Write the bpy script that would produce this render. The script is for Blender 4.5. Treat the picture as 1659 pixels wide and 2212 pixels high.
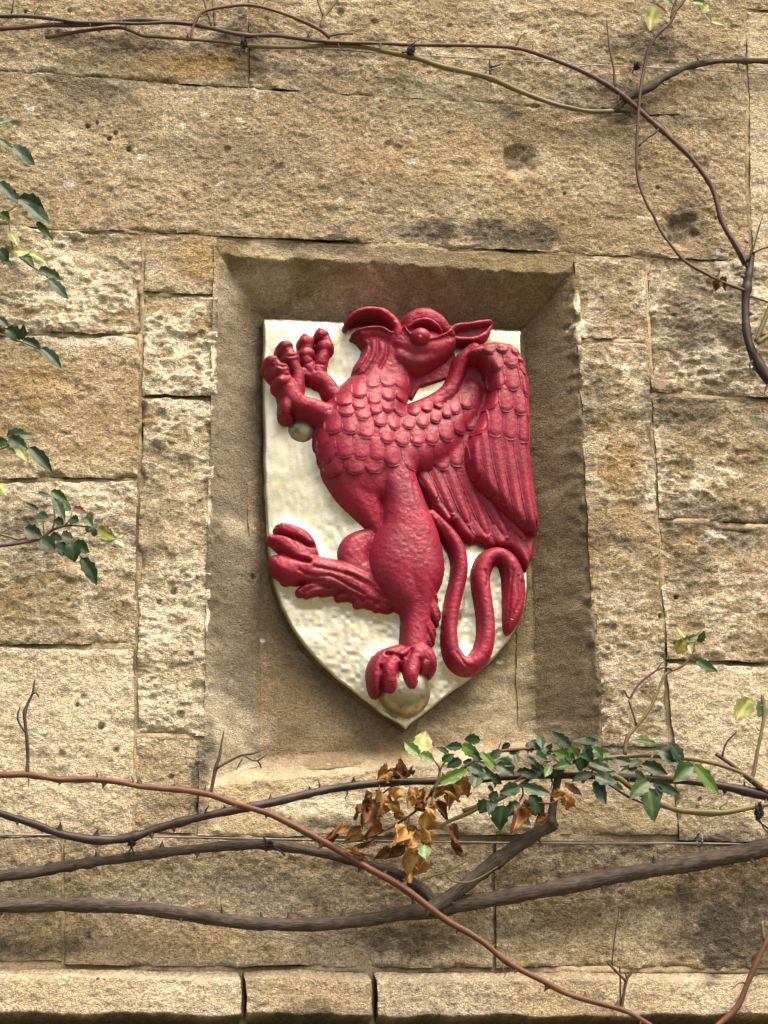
import bpy, math, random
import numpy as np
from mathutils import Matrix, Vector

random.seed(7)
rng = np.random.default_rng(11)
scene = bpy.context.scene
for o in list(bpy.data.objects):
    bpy.data.objects.remove(o, do_unlink=True)
COL = scene.collection

# ------------------------------------------------------------------ camera
# wall plane is y = 0 (facing -y); the photograph is taken from eye height, looking up and a little to the right
W, H, F = 1659.0, 2212.0, 4730.0           # photograph grid and focal length in its pixels (77 mm equivalent)
YAW, PITCH, ROLL = math.radians(9.363), math.radians(17.983), math.radians(-0.935)
PXM = 1400.0                                # pixels per metre at the wall
ZC = 2.65                                   # height of the picture centre on the wall
_f = Vector((math.sin(YAW)*math.cos(PITCH), math.cos(YAW)*math.cos(PITCH), math.sin(PITCH)))
_r = Vector((math.cos(YAW), -math.sin(YAW), 0.0))
_u = _r.cross(_f)
_r, _u = (math.cos(ROLL)*_r + math.sin(ROLL)*_u), (math.cos(ROLL)*_u - math.sin(ROLL)*_r)
CAM = Vector((0, 0, ZC)) - _f*(F/PXM)
cam_d = bpy.data.cameras.new('camera')
cam = bpy.data.objects.new('camera', cam_d); COL.objects.link(cam)
cam.matrix_world = Matrix(((_r.x, _u.x, -_f.x, CAM.x), (_r.y, _u.y, -_f.y, CAM.y), (_r.z, _u.z, -_f.z, CAM.z), (0, 0, 0, 1)))
cam_d.sensor_fit = 'VERTICAL'; cam_d.sensor_height = 36.0
cam_d.lens = 36.0*F/H
cam_d.clip_start = 0.05; cam_d.clip_end = 500
scene.camera = cam

# ------------------------------------------------------------------ world, sun, exposure
SUN_EL, SUN_AZ = math.radians(61), math.radians(32)     # azimuth measured from the wall's normal towards the right
world = bpy.data.worlds.new('World'); scene.world = world; world.use_nodes = True
wn = world.node_tree.nodes; wl = world.node_tree.links
sky = wn.new('ShaderNodeTexSky'); sky.sky_type = 'NISHITA'; sky.sun_disc = False
sky.sun_elevation = SUN_EL
sun_dir = Vector((math.sin(SUN_AZ)*math.cos(SUN_EL), -math.cos(SUN_AZ)*math.cos(SUN_EL), math.sin(SUN_EL)))
sky.sun_rotation = math.atan2(sun_dir.x, sun_dir.y)
sky.air_density = 1.0; sky.dust_density = 9.0; sky.ozone_density = 0.0
wl.new(sky.outputs[0], wn['Background'].inputs[0])
wn['Background'].inputs[1].default_value = 0.078
sd = bpy.data.lights.new('sun', 'SUN'); sd.energy = 1.5; sd.angle = math.radians(42); sd.color = (1.0, 0.90, 0.72)
so = bpy.data.objects.new('sun', sd); COL.objects.link(so)
so.rotation_euler = sun_dir.to_track_quat('Z', 'Y').to_euler(); so.location = (1.5, -3, 6)
vs = scene.view_settings
vs.view_transform = 'Standard'; vs.look = 'None'; vs.gamma = 1.0; vs.use_curve_mapping = False
vs.exposure = 1.70

# ------------------------------------------------------------------ helpers
FWD, RGT, UPV = np.array(_f), np.array(_r), np.array(_u); CAMN = np.array(CAM)
def PN(px, py, out=0.0):
    """photo pixel(s) -> world point(s) on the plane `out` metres in front of the wall (arrays allowed)"""
    px = np.asarray(px, float); py = np.asarray(py, float); out = np.asarray(out, float)
    d = FWD + RGT*((px - W/2)/F)[..., None] - UPV*((py - H/2)/F)[..., None]
    t = (-out - CAMN[1])/d[..., 1]
    return CAMN + d*t[..., None]
def P(px, py, out=0.0): return Vector(PN(px, py, out))

_T = [np.random.default_rng(s).random((256, 256)) for s in range(12)]
def noise(x, y, seed=0):
    x = np.asarray(x, float) + 17.3*seed + 300; y = np.asarray(y, float) + 9.1*seed + 300
    xi = np.floor(x).astype(int); yi = np.floor(y).astype(int); fx = x-xi; fy = y-yi
    fx = fx*fx*fx*(fx*(fx*6-15)+10); fy = fy*fy*fy*(fy*(fy*6-15)+10)
    t = _T[seed % 12]; a = xi & 255; b = (xi+1) & 255; c = yi & 255; e = (yi+1) & 255
    return ((t[a, c]*(1-fx)+t[b, c]*fx)*(1-fy)+(t[a, e]*(1-fx)+t[b, e]*fx)*fy)*2-1
def fbm(x, y, seed=0, oct=4, gain=.5):
    s = 0; amp = 1; tot = 0
    for k in range(oct):
        s = s + amp*noise(x*2**k, y*2**k, seed+k); tot += amp; amp *= gain
    return s/tot
def sstep(a, b, x):
    t = np.clip((x-a)/(b-a), 0, 1); return t*t*(3-2*t)
def lerp(a, b, t): return a+(b-a)*t

def link(o, parent=None):
    COL.objects.link(o)
    if parent is not None:
        o.parent = parent
    return o
def tag(o, label=None, cat=None, group=None, kind=None):
    if label: o['label'] = label
    if cat: o['category'] = cat
    if group: o['group'] = group
    if kind: o['kind'] = kind
    return o
def empty(name, loc):
    o = bpy.data.objects.new(name, None); o.location = loc; o.empty_display_size = .05
    COL.objects.link(o)
    bpy.context.view_layer.update()
    return o
ROOTLOC = {}
def mesh_obj(name, verts, faces, mat, parent=None, smooth=True, col=None, uv=None):
    """verts in world coordinates; stored relative to the parent's location"""
    verts = np.asarray(verts, np.float32)
    off = np.zeros(3)
    p = parent
    while p is not None:
        off = off + np.array(p.location); p = p.parent
    loc = verts.mean(0) if len(verts) else np.zeros(3)
    me = bpy.data.meshes.new(name)
    v = verts - loc
    me.vertices.add(len(v)); me.vertices.foreach_set('co', v.astype(np.float32).ravel())
    if isinstance(faces, np.ndarray):
        n, k = faces.shape
        me.loops.add(n*k); me.loops.foreach_set('vertex_index', faces.astype(np.int32).ravel())
        me.polygons.add(n); me.polygons.foreach_set('loop_start', np.arange(0, n*k, k, dtype=np.int32))
        try: me.polygons.foreach_set('loop_total', np.full(n, k, np.int32))
        except Exception: pass
    else:
        tot = [len(f) for f in faces]; flat = [i for f in faces for i in f]
        me.loops.add(len(flat)); me.loops.foreach_set('vertex_index', flat)
        me.polygons.add(len(faces)); st = np.concatenate([[0], np.cumsum(tot)[:-1]]).astype(np.int32)
        me.polygons.foreach_set('loop_start', st)
        try: me.polygons.foreach_set('loop_total', np.array(tot, np.int32))
        except Exception: pass
    me.update(calc_edges=True); me.validate()
    me.polygons.foreach_set('use_smooth', np.full(len(me.polygons), smooth))
    if col is not None:
        a = me.color_attributes.new('tint', 'FLOAT_COLOR', 'POINT')
        c = np.ones((len(verts), 4), np.float32); c[:, :3] = col
        a.data.foreach_set('color', c.ravel())
    if uv is not None:
        a = me.attributes.new('along', 'FLOAT_VECTOR', 'POINT')
        c = np.zeros((len(verts), 3), np.float32); c[:, :2] = uv
        a.data.foreach_set('vector', c.ravel())
    me.materials.append(mat)
    o = bpy.data.objects.new(name, me); o.location = loc - off
    return link(o, parent)

def grid_faces(n, m):
    i = np.arange(n-1)[:, None]*m + np.arange(m-1)[None, :]
    return np.stack([i, i+1, i+m+1, i+m], -1).reshape(-1, 4)
def border_ring(n, m):
    t = list(range(0, m)); r = [i*m+m-1 for i in range(1, n)]
    b = [(n-1)*m+j for j in range(m-2, -1, -1)]; l = [i*m for i in range(n-2, 0, -1)]
    return np.array(t+r+b+l)
def add_skirt(V, Fc, ring, depth, Cc=None):
    k = len(V); S = V[ring].copy(); S[:, 1] += depth
    nx = np.roll(np.arange(len(ring)), -1)
    sf = np.stack([ring, np.arange(len(ring))+k, nx+k, ring[nx]], -1)
    V2 = np.vstack([V, S]); F2 = np.vstack([Fc, sf])
    if Cc is None: return V2, F2
    return V2, F2, np.vstack([Cc, Cc[ring]])

# ------------------------------------------------------------------ materials
def new_mat(name):
    m = bpy.data.materials.new(name); m.use_nodes = True
    nt = m.node_tree; b = nt.nodes['Principled BSDF']
    return m, nt, b
def N(nt, typ, **kw):
    n = nt.nodes.new(typ)
    for k, v in kw.items(): setattr(n, k, v)
    return n
def stone_mat(name, bump=.5, speck=.35, rough=.92, dist=.006):
    m, nt, b = new_mat(name); L = nt.links.new
    at = N(nt, 'ShaderNodeAttribute', attribute_name='tint')
    tc = N(nt, 'ShaderNodeNewGeometry')
    mp = N(nt, 'ShaderNodeMapping'); mp.inputs['Scale'].default_value = (1, 1, 1.45); L(tc.outputs['Position'], mp.inputs[0])
    n1 = N(nt, 'ShaderNodeTexNoise'); n1.inputs['Scale'].default_value = 205; n1.inputs['Detail'].default_value = 4; n1.inputs['Roughness'].default_value = .75; n1.inputs['Distortion'].default_value = .4
    n2 = N(nt, 'ShaderNodeTexNoise'); n2.inputs['Scale'].default_value = 520; n2.inputs['Detail'].default_value = 2; n2.inputs['Roughness'].default_value = .7
    vo = N(nt, 'ShaderNodeTexVoronoi'); vo.inputs['Scale'].default_value = 300
    for n in (n1, n2, vo): L(mp.outputs[0], n.inputs['Vector'])
    r1 = N(nt, 'ShaderNodeMapRange'); r1.inputs[1].default_value = .34; r1.inputs[2].default_value = .66
    r1.inputs[3].default_value = 1-speck*1.15; r1.inputs[4].default_value = 1+speck*.8
    L(n1.outputs[0], r1.inputs[0])
    r2 = N(nt, 'ShaderNodeMapRange'); r2.inputs[1].default_value = .34; r2.inputs[2].default_value = .66
    r2.inputs[3].default_value = 1-speck*.7; r2.inputs[4].default_value = 1+speck*.55
    L(n2.outputs[0], r2.inputs[0])
    mu = N(nt, 'ShaderNodeMath', operation='MULTIPLY'); L(r1.outputs[0], mu.inputs[0]); L(r2.outputs[0], mu.inputs[1])
    vm = N(nt, 'ShaderNodeVectorMath', operation='SCALE'); L(at.outputs['Color'], vm.inputs[0]); L(mu.outputs[0], vm.inputs['Scale'])
    L(vm.outputs[0], b.inputs['Base Color'])
    b.inputs['Roughness'].default_value = rough; b.inputs['Specular IOR Level'].default_value = .25
    ad = N(nt, 'ShaderNodeMath', operation='MULTIPLY_ADD'); L(n2.outputs[0], ad.inputs[0]); ad.inputs[1].default_value = .5; L(n1.outputs[0], ad.inputs[2])
    a2 = N(nt, 'ShaderNodeMath', operation='MULTIPLY_ADD'); L(vo.outputs['Distance'], a2.inputs[0]); a2.inputs[1].default_value = -.25; L(ad.outputs[0], a2.inputs[2])
    bp = N(nt, 'ShaderNodeBump'); bp.inputs['Strength'].default_value = bump; bp.inputs['Distance'].default_value = dist
    L(a2.outputs[0], bp.inputs['Height']); L(bp.outputs[0], b.inputs['Normal'])
    return m
M_STONE = stone_mat('weathered_limestone', 1.0, .50, dist=.0085)
M_NICHE = stone_mat('niche_limestone', .8, .34, dist=.007)
M_MORTAR = stone_mat('old_mortar', .6, .3)

def paint_mat(name, color, rough, metallic=0.0, bump=.25, var=.12, scale=90, coat=0.0, dirt=None, dirt_amt=.5, dust=None):
    m, nt, b = new_mat(name); L = nt.links.new
    g = N(nt, 'ShaderNodeNewGeometry')
    n1 = N(nt, 'ShaderNodeTexNoise'); n1.inputs['Scale'].default_value = scale; n1.inputs['Detail'].default_value = 4
    n2 = N(nt, 'ShaderNodeTexNoise'); n2.inputs['Scale'].default_value = 16; n2.inputs['Detail'].default_value = 4
    n3 = N(nt, 'ShaderNodeTexNoise'); n3.inputs['Scale'].default_value = 420; n3.inputs['Detail'].default_value = 2
    for n in (n1, n2, n3): L(g.outputs['Position'], n.inputs['Vector'])
    r = N(nt, 'ShaderNodeMapRange'); r.inputs[1].default_value = .3; r.inputs[2].default_value = .7
    r.inputs[3].default_value = 1-var; r.inputs[4].default_value = 1+var; L(n2.outputs[0], r.inputs[0])
    v = N(nt, 'ShaderNodeVectorMath', operation='SCALE'); v.inputs[0].default_value = color; L(r.outputs[0], v.inputs['Scale'])
    last = v.outputs[0]
    if dirt:
        r2 = N(nt, 'ShaderNodeMapRange'); r2.inputs[1].default_value = .56; r2.inputs[2].default_value = .72
        r2.inputs[3].default_value = 0; r2.inputs[4].default_value = dirt_amt; L(n1.outputs[0], r2.inputs[0])
        mx = N(nt, 'ShaderNodeMix', data_type='RGBA'); L(r2.outputs[0], mx.inputs[0]); L(last, mx.inputs[6]); mx.inputs[7].default_value = (*dirt, 1)
        last = mx.outputs[2]
    if dust:
        n4 = N(nt, 'ShaderNodeTexNoise'); n4.inputs['Scale'].default_value = 26; n4.inputs['Detail'].default_value = 8; n4.inputs['Roughness'].default_value = .7
        L(g.outputs['Position'], n4.inputs['Vector'])
        r4 = N(nt, 'ShaderNodeMapRange'); r4.inputs[1].default_value = .52; r4.inputs[2].default_value = .74; r4.inputs[4].default_value = .22; L(n4.outputs[0], r4.inputs[0])
        m4 = N(nt, 'ShaderNodeMix', data_type='RGBA'); L(r4.outputs[0], m4.inputs[0]); L(last, m4.inputs[6]); m4.inputs[7].default_value = (*dust, 1)
        last = m4.outputs[2]
    L(last, b.inputs['Base Color'])
    rr = N(nt, 'ShaderNodeMapRange'); rr.inputs[1].default_value = .3; rr.inputs[2].default_value = .7
    rr.inputs[3].default_value = rough-.08; rr.inputs[4].default_value = rough+.12; L(n1.outputs[0], rr.inputs[0]); L(rr.outputs[0], b.inputs['Roughness'])
    b.inputs['Specular IOR Level'].default_value = .42; b.inputs['Metallic'].default_value = metallic; b.inputs['Coat Weight'].default_value = coat; b.inputs['Coat Roughness'].default_value = .25
    ad = N(nt, 'ShaderNodeMath', operation='MULTIPLY_ADD'); L(n3.outputs[0], ad.inputs[0]); ad.inputs[1].default_value = .35; L(n1.outputs[0], ad.inputs[2])
    bp = N(nt, 'ShaderNodeBump'); bp.inputs['Strength'].default_value = bump; bp.inputs['Distance'].default_value = .003
    L(ad.outputs[0], bp.inputs['Height']); L(bp.outputs[0], b.inputs['Normal'])
    return m
M_RED = paint_mat('red_gloss_paint', (.245, .0105, .033), .48, bump=.42, var=.28, scale=150, dirt=(.12, .006, .013), dirt_amt=.6, dust=(.36, .13, .14))
M_GOLD = paint_mat('pale_gold_paint', (.56, .525, .375), .29, metallic=.95, bump=.15, var=.10, scale=45, dirt=(.33, .26, .09), dirt_amt=.6)
M_SILVER = paint_mat('silver_paint', (.36, .33, .23), .36, metallic=.85, bump=.3, var=.1, scale=70, dirt=(.16, .12, .04), dirt_amt=.85)
M_EDGE = paint_mat('dirty_shield_edge', (.11, .085, .05), .8, bump=.6, var=.3, scale=120)

def bark_mat(name, c1, c2, c3, rough=.7, bump=.5, su=5, sv=25):
    m, nt, b = new_mat(name); L = nt.links.new
    at = N(nt, 'ShaderNodeAttribute', attribute_name='along')
    mp = N(nt, 'ShaderNodeMapping'); mp.inputs['Scale'].default_value = (su, sv, 1); L(at.outputs['Vector'], mp.inputs[0])
    n1 = N(nt, 'ShaderNodeTexNoise'); n1.inputs['Scale'].default_value = 1.0; n1.inputs['Detail'].default_value = 5; n1.inputs['Roughness'].default_value = .65
    L(mp.outputs[0], n1.inputs['Vector'])
    g = N(nt, 'ShaderNodeNewGeometry'); n2 = N(nt, 'ShaderNodeTexNoise'); n2.inputs['Scale'].default_value = 22; n2.inputs['Detail'].default_value = 4
    L(g.outputs['Position'], n2.inputs['Vector'])
    cr = N(nt, 'ShaderNodeValToRGB'); e = cr.color_ramp.elements
    e[0].position = .33; e[0].color = (*c1, 1); e[1].position = .66; e[1].color = (*c2, 1)
    L(n1.outputs[0], cr.inputs[0])
    rr = N(nt, 'ShaderNodeMapRange'); rr.inputs[1].default_value = .48; rr.inputs[2].default_value = .68; rr.inputs[4].default_value = .75; L(n2.outputs[0], rr.inputs[0])
    mx = N(nt, 'ShaderNodeMix', data_type='RGBA'); L(rr.outputs[0], mx.inputs[0]); L(cr.outputs[0], mx.inputs[6]); mx.inputs[7].default_value = (*c3, 1)
    L(mx.outputs[2], b.inputs['Base Color']); b.inputs['Roughness'].default_value = rough; b.inputs['Specular IOR Level'].default_value = .35
    bp = N(nt, 'ShaderNodeBump'); bp.inputs['Strength'].default_value = bump; bp.inputs['Distance'].default_value = .002
    L(n1.outputs[0], bp.inputs['Height']); L(bp.outputs[0], b.inputs['Normal'])
    return m
M_BARK = bark_mat('old_rose_bark', (.016, .012, .010), (.12, .09, .070), (.046, .036, .030), .85, 1.0, 13, 60)
M_DARK = bark_mat('dark_purple_cane', (.018, .011, .010), (.05, .029, .026), (.07, .052, .048), .5, .4, 3, 14)
M_RUST = bark_mat('reddish_cane', (.075, .029, .016), (.16, .068, .034), (.09, .04, .027), .55, .35, 2, 10)
M_PURP = bark_mat('brown_purple_cane', (.045, .020, .015), (.10, .048, .035), (.062, .034, .029), .55, .35, 2, 10)
M_OLIVE = bark_mat('olive_cane', (.09, .075, .026), (.18, .145, .055), (.15, .085, .045), .5, .3, 2, 8)
M_TWINE = bark_mat('black_twine', (.012, .010, .010), (.03, .024, .022), (.02, .018, .016), .9, .6, 4, 60)
M_WIRE = paint_mat('galvanised_wire', (.20, .19, .17), .5, metallic=.6, bump=.1, var=.3)

def leaf_mat(name, a, bb, patch=None, amt=.5, rough=.35, spec=.5, scale=55):
    m, nt, b = new_mat(name); L = nt.links.new
    tc = N(nt, 'ShaderNodeTexCoord'); oi = N(nt, 'ShaderNodeObjectInfo')
    n1 = N(nt, 'ShaderNodeTexNoise', noise_dimensions='4D'); n1.inputs['Scale'].default_value = 4.5; n1.inputs['Detail'].default_value = 4
    w = N(nt, 'ShaderNodeMath', operation='MULTIPLY'); w.inputs[1].default_value = 40; L(oi.outputs['Random'], w.inputs[0]); L(w.outputs[0], n1.inputs['W'])
    L(tc.outputs['Object'], n1.inputs['Vector'])
    # side veins
    wv = N(nt, 'ShaderNodeAttribute', attribute_name='vein')
    cr = N(nt, 'ShaderNodeMix', data_type='RGBA'); cr.inputs[6].default_value = (*a, 1); cr.inputs[7].default_value = (*bb, 1)
    r = N(nt, 'ShaderNodeMapRange'); r.inputs[1].default_value = .3; r.inputs[2].default_value = .7; L(n1.outputs[0], r.inputs[0]); L(r.outputs[0], cr.inputs[0])
    last = cr.outputs[2]
    if patch:
        r2 = N(nt, 'ShaderNodeMapRange'); r2.inputs[1].default_value = .5; r2.inputs[2].default_value = .62; r2.inputs[4].default_value = amt
        n2 = N(nt, 'ShaderNodeTexNoise', noise_dimensions='4D'); n2.inputs['Scale'].default_value = 2.2; n2.inputs['Detail'].default_value = 5
        L(tc.outputs['Object'], n2.inputs['Vector']); L(w.outputs[0], n2.inputs['W']); L(n2.outputs[0], r2.inputs[0])
        mx = N(nt, 'ShaderNodeMix', data_type='RGBA'); L(r2.outputs[0], mx.inputs[0]); L(last, mx.inputs[6]); mx.inputs[7].default_value = (*patch, 1); last = mx.outputs[2]
    vx = N(nt, 'ShaderNodeMix', data_type='RGBA'); vx.inputs[7].default_value = (min(bb[0]*2.2+.02, 1), min(bb[1]*1.7+.02, 1), bb[2]*1.6+.01, 1)
    vf = N(nt, 'ShaderNodeMath', operation='MULTIPLY'); vf.inputs[1].default_value = .55; L(wv.outputs['Fac'], vf.inputs[0])
    L(vf.outputs[0], vx.inputs[0]); L(last, vx.inputs[6])
    L(vx.outputs[2], b.inputs['Base Color'])
    b.inputs['Roughness'].default_value = rough; b.inputs['Specular IOR Level'].default_value = spec
    tr = nt.nodes.new('ShaderNodeBsdfTranslucent'); L(vx.outputs[2], tr.inputs[0])
    ms = nt.nodes.new('ShaderNodeMixShader'); ms.inputs[0].default_value = .22
    L(b.outputs[0], ms.inputs[1]); L(tr.outputs[0], ms.inputs[2]); L(ms.outputs[0], nt.nodes['Material Output'].inputs[0])
    bp = N(nt, 'ShaderNodeBump'); bp.inputs['Strength'].default_value = .3; bp.inputs['Distance'].default_value = .004
    L(n1.outputs[0], bp.inputs['Height']); L(bp.outputs[0], b.inputs['Normal'])
    return m
LM = {
 'd': leaf_mat('dark_green_leaf', (.011, .030, .012), (.024, .054, .018), None, rough=.42, spec=.4),
 'g': leaf_mat('green_leaf', (.022, .058, .013), (.045, .095, .02), None, rough=.42, spec=.4),
 'b': leaf_mat('bright_green_leaf', (.05, .12, .012), (.085, .165, .02), (.03, .08, .011), .5),
 'y': leaf_mat('yellowing_leaf', (.06, .14, .02), (.24, .23, .04), (.36, .31, .07), .7),
 'p': leaf_mat('blushed_pale_leaf', (.28, .36, .10), (.40, .42, .15), (.38, .12, .08), .6),
 's': leaf_mat('sage_leaf', (.10, .20, .10), (.20, .30, .14), None),
 'r': leaf_mat('reddish_leaf', (.07, .03, .025), (.13, .06, .03), None),
 'o': leaf_mat('dry_orange_leaf', (.20, .10, .032), (.34, .19, .07), (.12, .05, .016), .6, .75, .2),
 't': leaf_mat('dry_tan_leaf', (.34, .19, .06), (.50, .32, .12), (.24, .09, .025), .5, .75, .2),
 'k': leaf_mat('dry_dark_leaf', (.05, .02, .009), (.13, .058, .022), (.18, .09, .03), .4, .7, .2),
}

# ================================================================== SETTING: ground below the frame, stone wall with niche
g_v = [(-60, -80, 0), (60, -80, 0), (60, 1.2, 0), (-60, 1.2, 0)]
M_GROUND = stone_mat('gravel_path', .4, .4)
gr = mesh_obj('ground', g_v, [(0, 1, 2, 3)], M_GROUND, None, False, col=np.tile(np.array([[.13, .12, .07]]), (4, 1)))
tag(gr, kind='structure')

D_N = 0.078
def xz(px, py, out=0.0):
    p = PN(px, py, out); return p[..., 0], p[..., 2]
NO = [xz(472, 548), xz(1240, 590), xz(1296, 1618), xz(440, 1700)]                   # outer corners of the niche TL TR BR BL
NI = [xz(566, 690, -D_N), xz(1131, 716, -D_N), xz(1158, 1604, -D_N), xz(567, 1634, -D_N)]
def sdist(a, b, x, z):
    ax, az = a; bx, bz = b; L = math.hypot(bx-ax, bz-az)
    return ((bx-ax)*(z-az)-(bz-az)*(x-ax))/L        # sign fixed below
cxn = sum(float(p[0]) for p in NI)/4; czn = sum(float(p[1]) for p in NI)/4
ARR = [0.006, 0.011, 0.005, 0.006]                   # raggedness of top, right, bottom, left arris
def niche(x, z):
    q = None
    for i in range(4):
        a, b = NO[i], NO[(i+1) % 4]; c, d = NI[i], NI[(i+1) % 4]
        sg = 1 if sdist(a, b, cxn, czn) > 0 else -1
        do = sdist(a, b, x, z)*sg; di = sdist(c, d, x, z)*sg
        fd = np.clip(1-do/.035, 0, 1)
        do = do + fd*(ARR[i]*(fbm(x*13, z*13, 3+i, 4, .6) - .15) + ARR[i]*.5*noise(x*90, z*90, i))
        t = np.clip(do/np.maximum(do-di, 1e-4), 0, 1)
        q = t if q is None else np.minimum(q, t)
    return D_N*q

# craters, pits: (px, py, radius px, depth m)
CRATERS = [(1122, 342, 44, .015), (1118, 368, 28, .007), (1472, 492, 46, .015), (1468, 518, 26, .008), (190, 270, 7, .007), (210, 262, 7, .006), (236, 297, 8, .008), (250, 285, 6, .005), (278, 322, 9, .007),
           (490, 322, 12, .004), (195, 1118, 9, .007), (203, 1152, 8, .007), (345, 900, 16, .007), (556, 1222, 8, .006), (375, 1275, 8, .008), (345, 1298, 7, .006), (413, 1412, 6, .006), (390, 1545, 11, .006), (218, 1570, 8, .007),
           (215, 1364, 6, .007), (167, 1524, 5, .007), (180, 1508, 8, .004), (133, 1630, 10, .005), (250, 1622, 6, .005), (370, 1678, 8, .005), (1480, 1378, 8, .006), (1460, 1390, 8, .010), (1462, 1288, 6, .014), (1428, 1330, 6, .012), (1325, 1358, 8, .005), (1313, 1402, 6, .004),
           (1310, 970, 6, .005), (1420, 920, 6, .005), (1510, 1728, 7, .005), (1295, 1977, 6, .006), (1455, 1892, 5, .004), (190, 2024, 9, .006), (390, 1943, 14, .003), (150, 22, 7, .005), (120, 120, 7, .003), (890, 470, 9, .004), (1060, 385, 8, .003), (1420, 405, 6, .004), (1220, 418, 5, .005), (1520, 360, 14, .004), (1380, 365, 10, .004),
           (840, 310, 16, .006), (860, 318, 12, .005), (1415, 850, 14, .006), (1365, 1008, 6, .005), (1150, 1990, 5, .004), (1505, 1745, 6, .003), (520, 1872, 5, .003), (55, 25, 5, .005), (208, 2122, 5, .004), (735, 25, 10, .006), (810, 48, 12, .004), (970, 55, 9, .004), (1160, 60, 12, .003)]
CR = [(*xz(a, b), r/PXM, d) for a, b, r, d in CRATERS]
# stains, plus upper block edges painted cream as if catching light: px, py, rx, ry, strength, colour index (0 dark lichen, 1 ochre, 2 pale)
STAINS_LIT_EDGES = [(150, 731, 170, 16, .8, 3), (255, 735, 40, 14, .7, 3), (385, 876, 75, 13, .85, 3), (375, 815, 40, 34, .6, 3), (350, 690, 40, 10, .7, 3), (450, 780, 16, 50, .7, 3), (1247, 655, 9, 34, .9, 3), (1256, 715, 16, 30, .9, 3), (1330, 755, 34, 12, .9, 3), (1350, 800, 14, 30, .8, 3), (1375, 822, 22, 10, .8, 3), (1500, 720, 24, 12, .7, 3), (1540, 765, 26, 34, .8, 3), (1600, 840, 40, 16, .8, 3), (1580, 855, 80, 9, .7, 3), (1435, 735, 34, 10, .7, 3), (1410, 1075, 24, 40, .7, 3), (1440, 920, 30, 14, .6, 3), (1560, 1020, 60, 12, .7, 3), (1600, 1165, 40, 20, .7, 3), (1392, 620, 5, 60, .8, 3), (1420, 950, 8, 70, .5, 3), (1436, 1290, 8, 60, .6, 3), (450, 1100, 10, 60, .7, 3), (440, 1330, 16, 50, .8, 3), (330, 1380, 40, 60, .5, 3), (120, 1050, 120, 22, .7, 3), (210, 1080, 50, 26, .6, 3), (100, 560, 60, 30, .7, 3), (190, 640, 70, 14, .7, 3), (240, 590, 40, 16, .7, 3), (60, 640, 60, 16, .6, 3), (150, 545, 60, 10, .6, 3), (340, 510, 30, 7, .7, 3), (1060, 365, 20, 6, .6, 3), (1400, 470, 40, 7, .8, 3), (560, 190, 30, 10, .7, 3), (880, 345, 16, 5, .8, 3), (1490, 245, 40, 8, .6, 3), (170, 1408, 130, 10, .6, 3), (1555, 1444, 110, 10, .6, 3), (700, 1745, 160, 26, .5, 3), (1000, 1765, 140, 18, .45, 3),
          (500, 330, 260, 90, .35, 4), (900, 420, 300, 50, .35, 4), (200, 240, 200, 60, .3, 4), (1500, 1720, 90, 60, .2, 4), (600, 1890, 300, 60, .25, 4),(530, 110, 70, 90, .75, 0), (300, 95, 380, 28, .55, 0), (700, 105, 260, 24, .5, 0), (420, 135, 150, 40, .7, 1), (1330, 215, 130, 60, .6, 0), (1420, 100, 120, 70, .55, 0), (1125, 335, 66, 58, .42, 0), (1475, 480, 66, 50, .45, 0), (1120, 366, 26, 22, .9, 2), (1468, 512, 20, 24, .8, 2), (1050, 505, 300, 40, .75, 0), (700, 525, 260, 22, .55, 0), (1350, 250, 250, 30, .55, 0), (200, 190, 120, 40, .4, 0),
          (1500, 700, 110, 110, .5, 0), (1480, 880, 120, 60, .55, 0), (1290, 850, 60, 120, .4, 0), (1560, 1130, 140, 70, .6, 0), (1455, 1130, 50, 60, .6, 0), (1590, 2010, 120, 110, .85, 0), (1500, 1990, 90, 90, .5, 0), (1600, 1830, 120, 60, .35, 0), (60, 1120, 60, 60, .4, 0), (70, 820, 90, 60, .5, 1), (60, 1300, 110, 60, .35, 1), (60, 1180, 70, 100, .3, 0),
          (800, 1790, 260, 30, .6, 0), (1300, 1810, 300, 26, .5, 0), (880, 2030, 120, 40, .45, 0), (60, 2050, 120, 30, .6, 0), (430, 1680, 25, 90, .6, 0), (445, 1620, 30, 60, .6, 0), (670, 2000, 220, 50, .35, 0), (170, 1810, 120, 30, .35, 0), (440, 1880, 60, 20, .4, 2), (430, 560, 60, 60, .5, 1), (980, 350, 260, 90, .25, 1), (1340, 1000, 50, 160, .45, 1), (1350, 1450, 50, 120, .3, 2),
          (150, 1480, 160, 110, .45, 2), (150, 1690, 160, 90, .35, 2), (370, 1350, 70, 140, .45, 2), (1560, 1560, 120, 100, .4, 2), (1640, 350, 60, 300, .5, 2), (100, 1050, 160, 30, .6, 2), (330, 1120, 30, 220, .25, 0), (1480, 1240, 60, 80, .4, 0), (640, 2205, 120, 40, .7, 0), (900, 2210, 120, 26, .6, 0), (300, 2215, 300, 20, .6, 0), (1300, 2215, 400, 16, .6, 0), (860, 1610, 34, 40, .6, 1)]
ST = [(*xz(a, b), c/PXM, d/PXM, s, k) for a, b, c, d, s, k in STAINS_LIT_EDGES]
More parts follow.
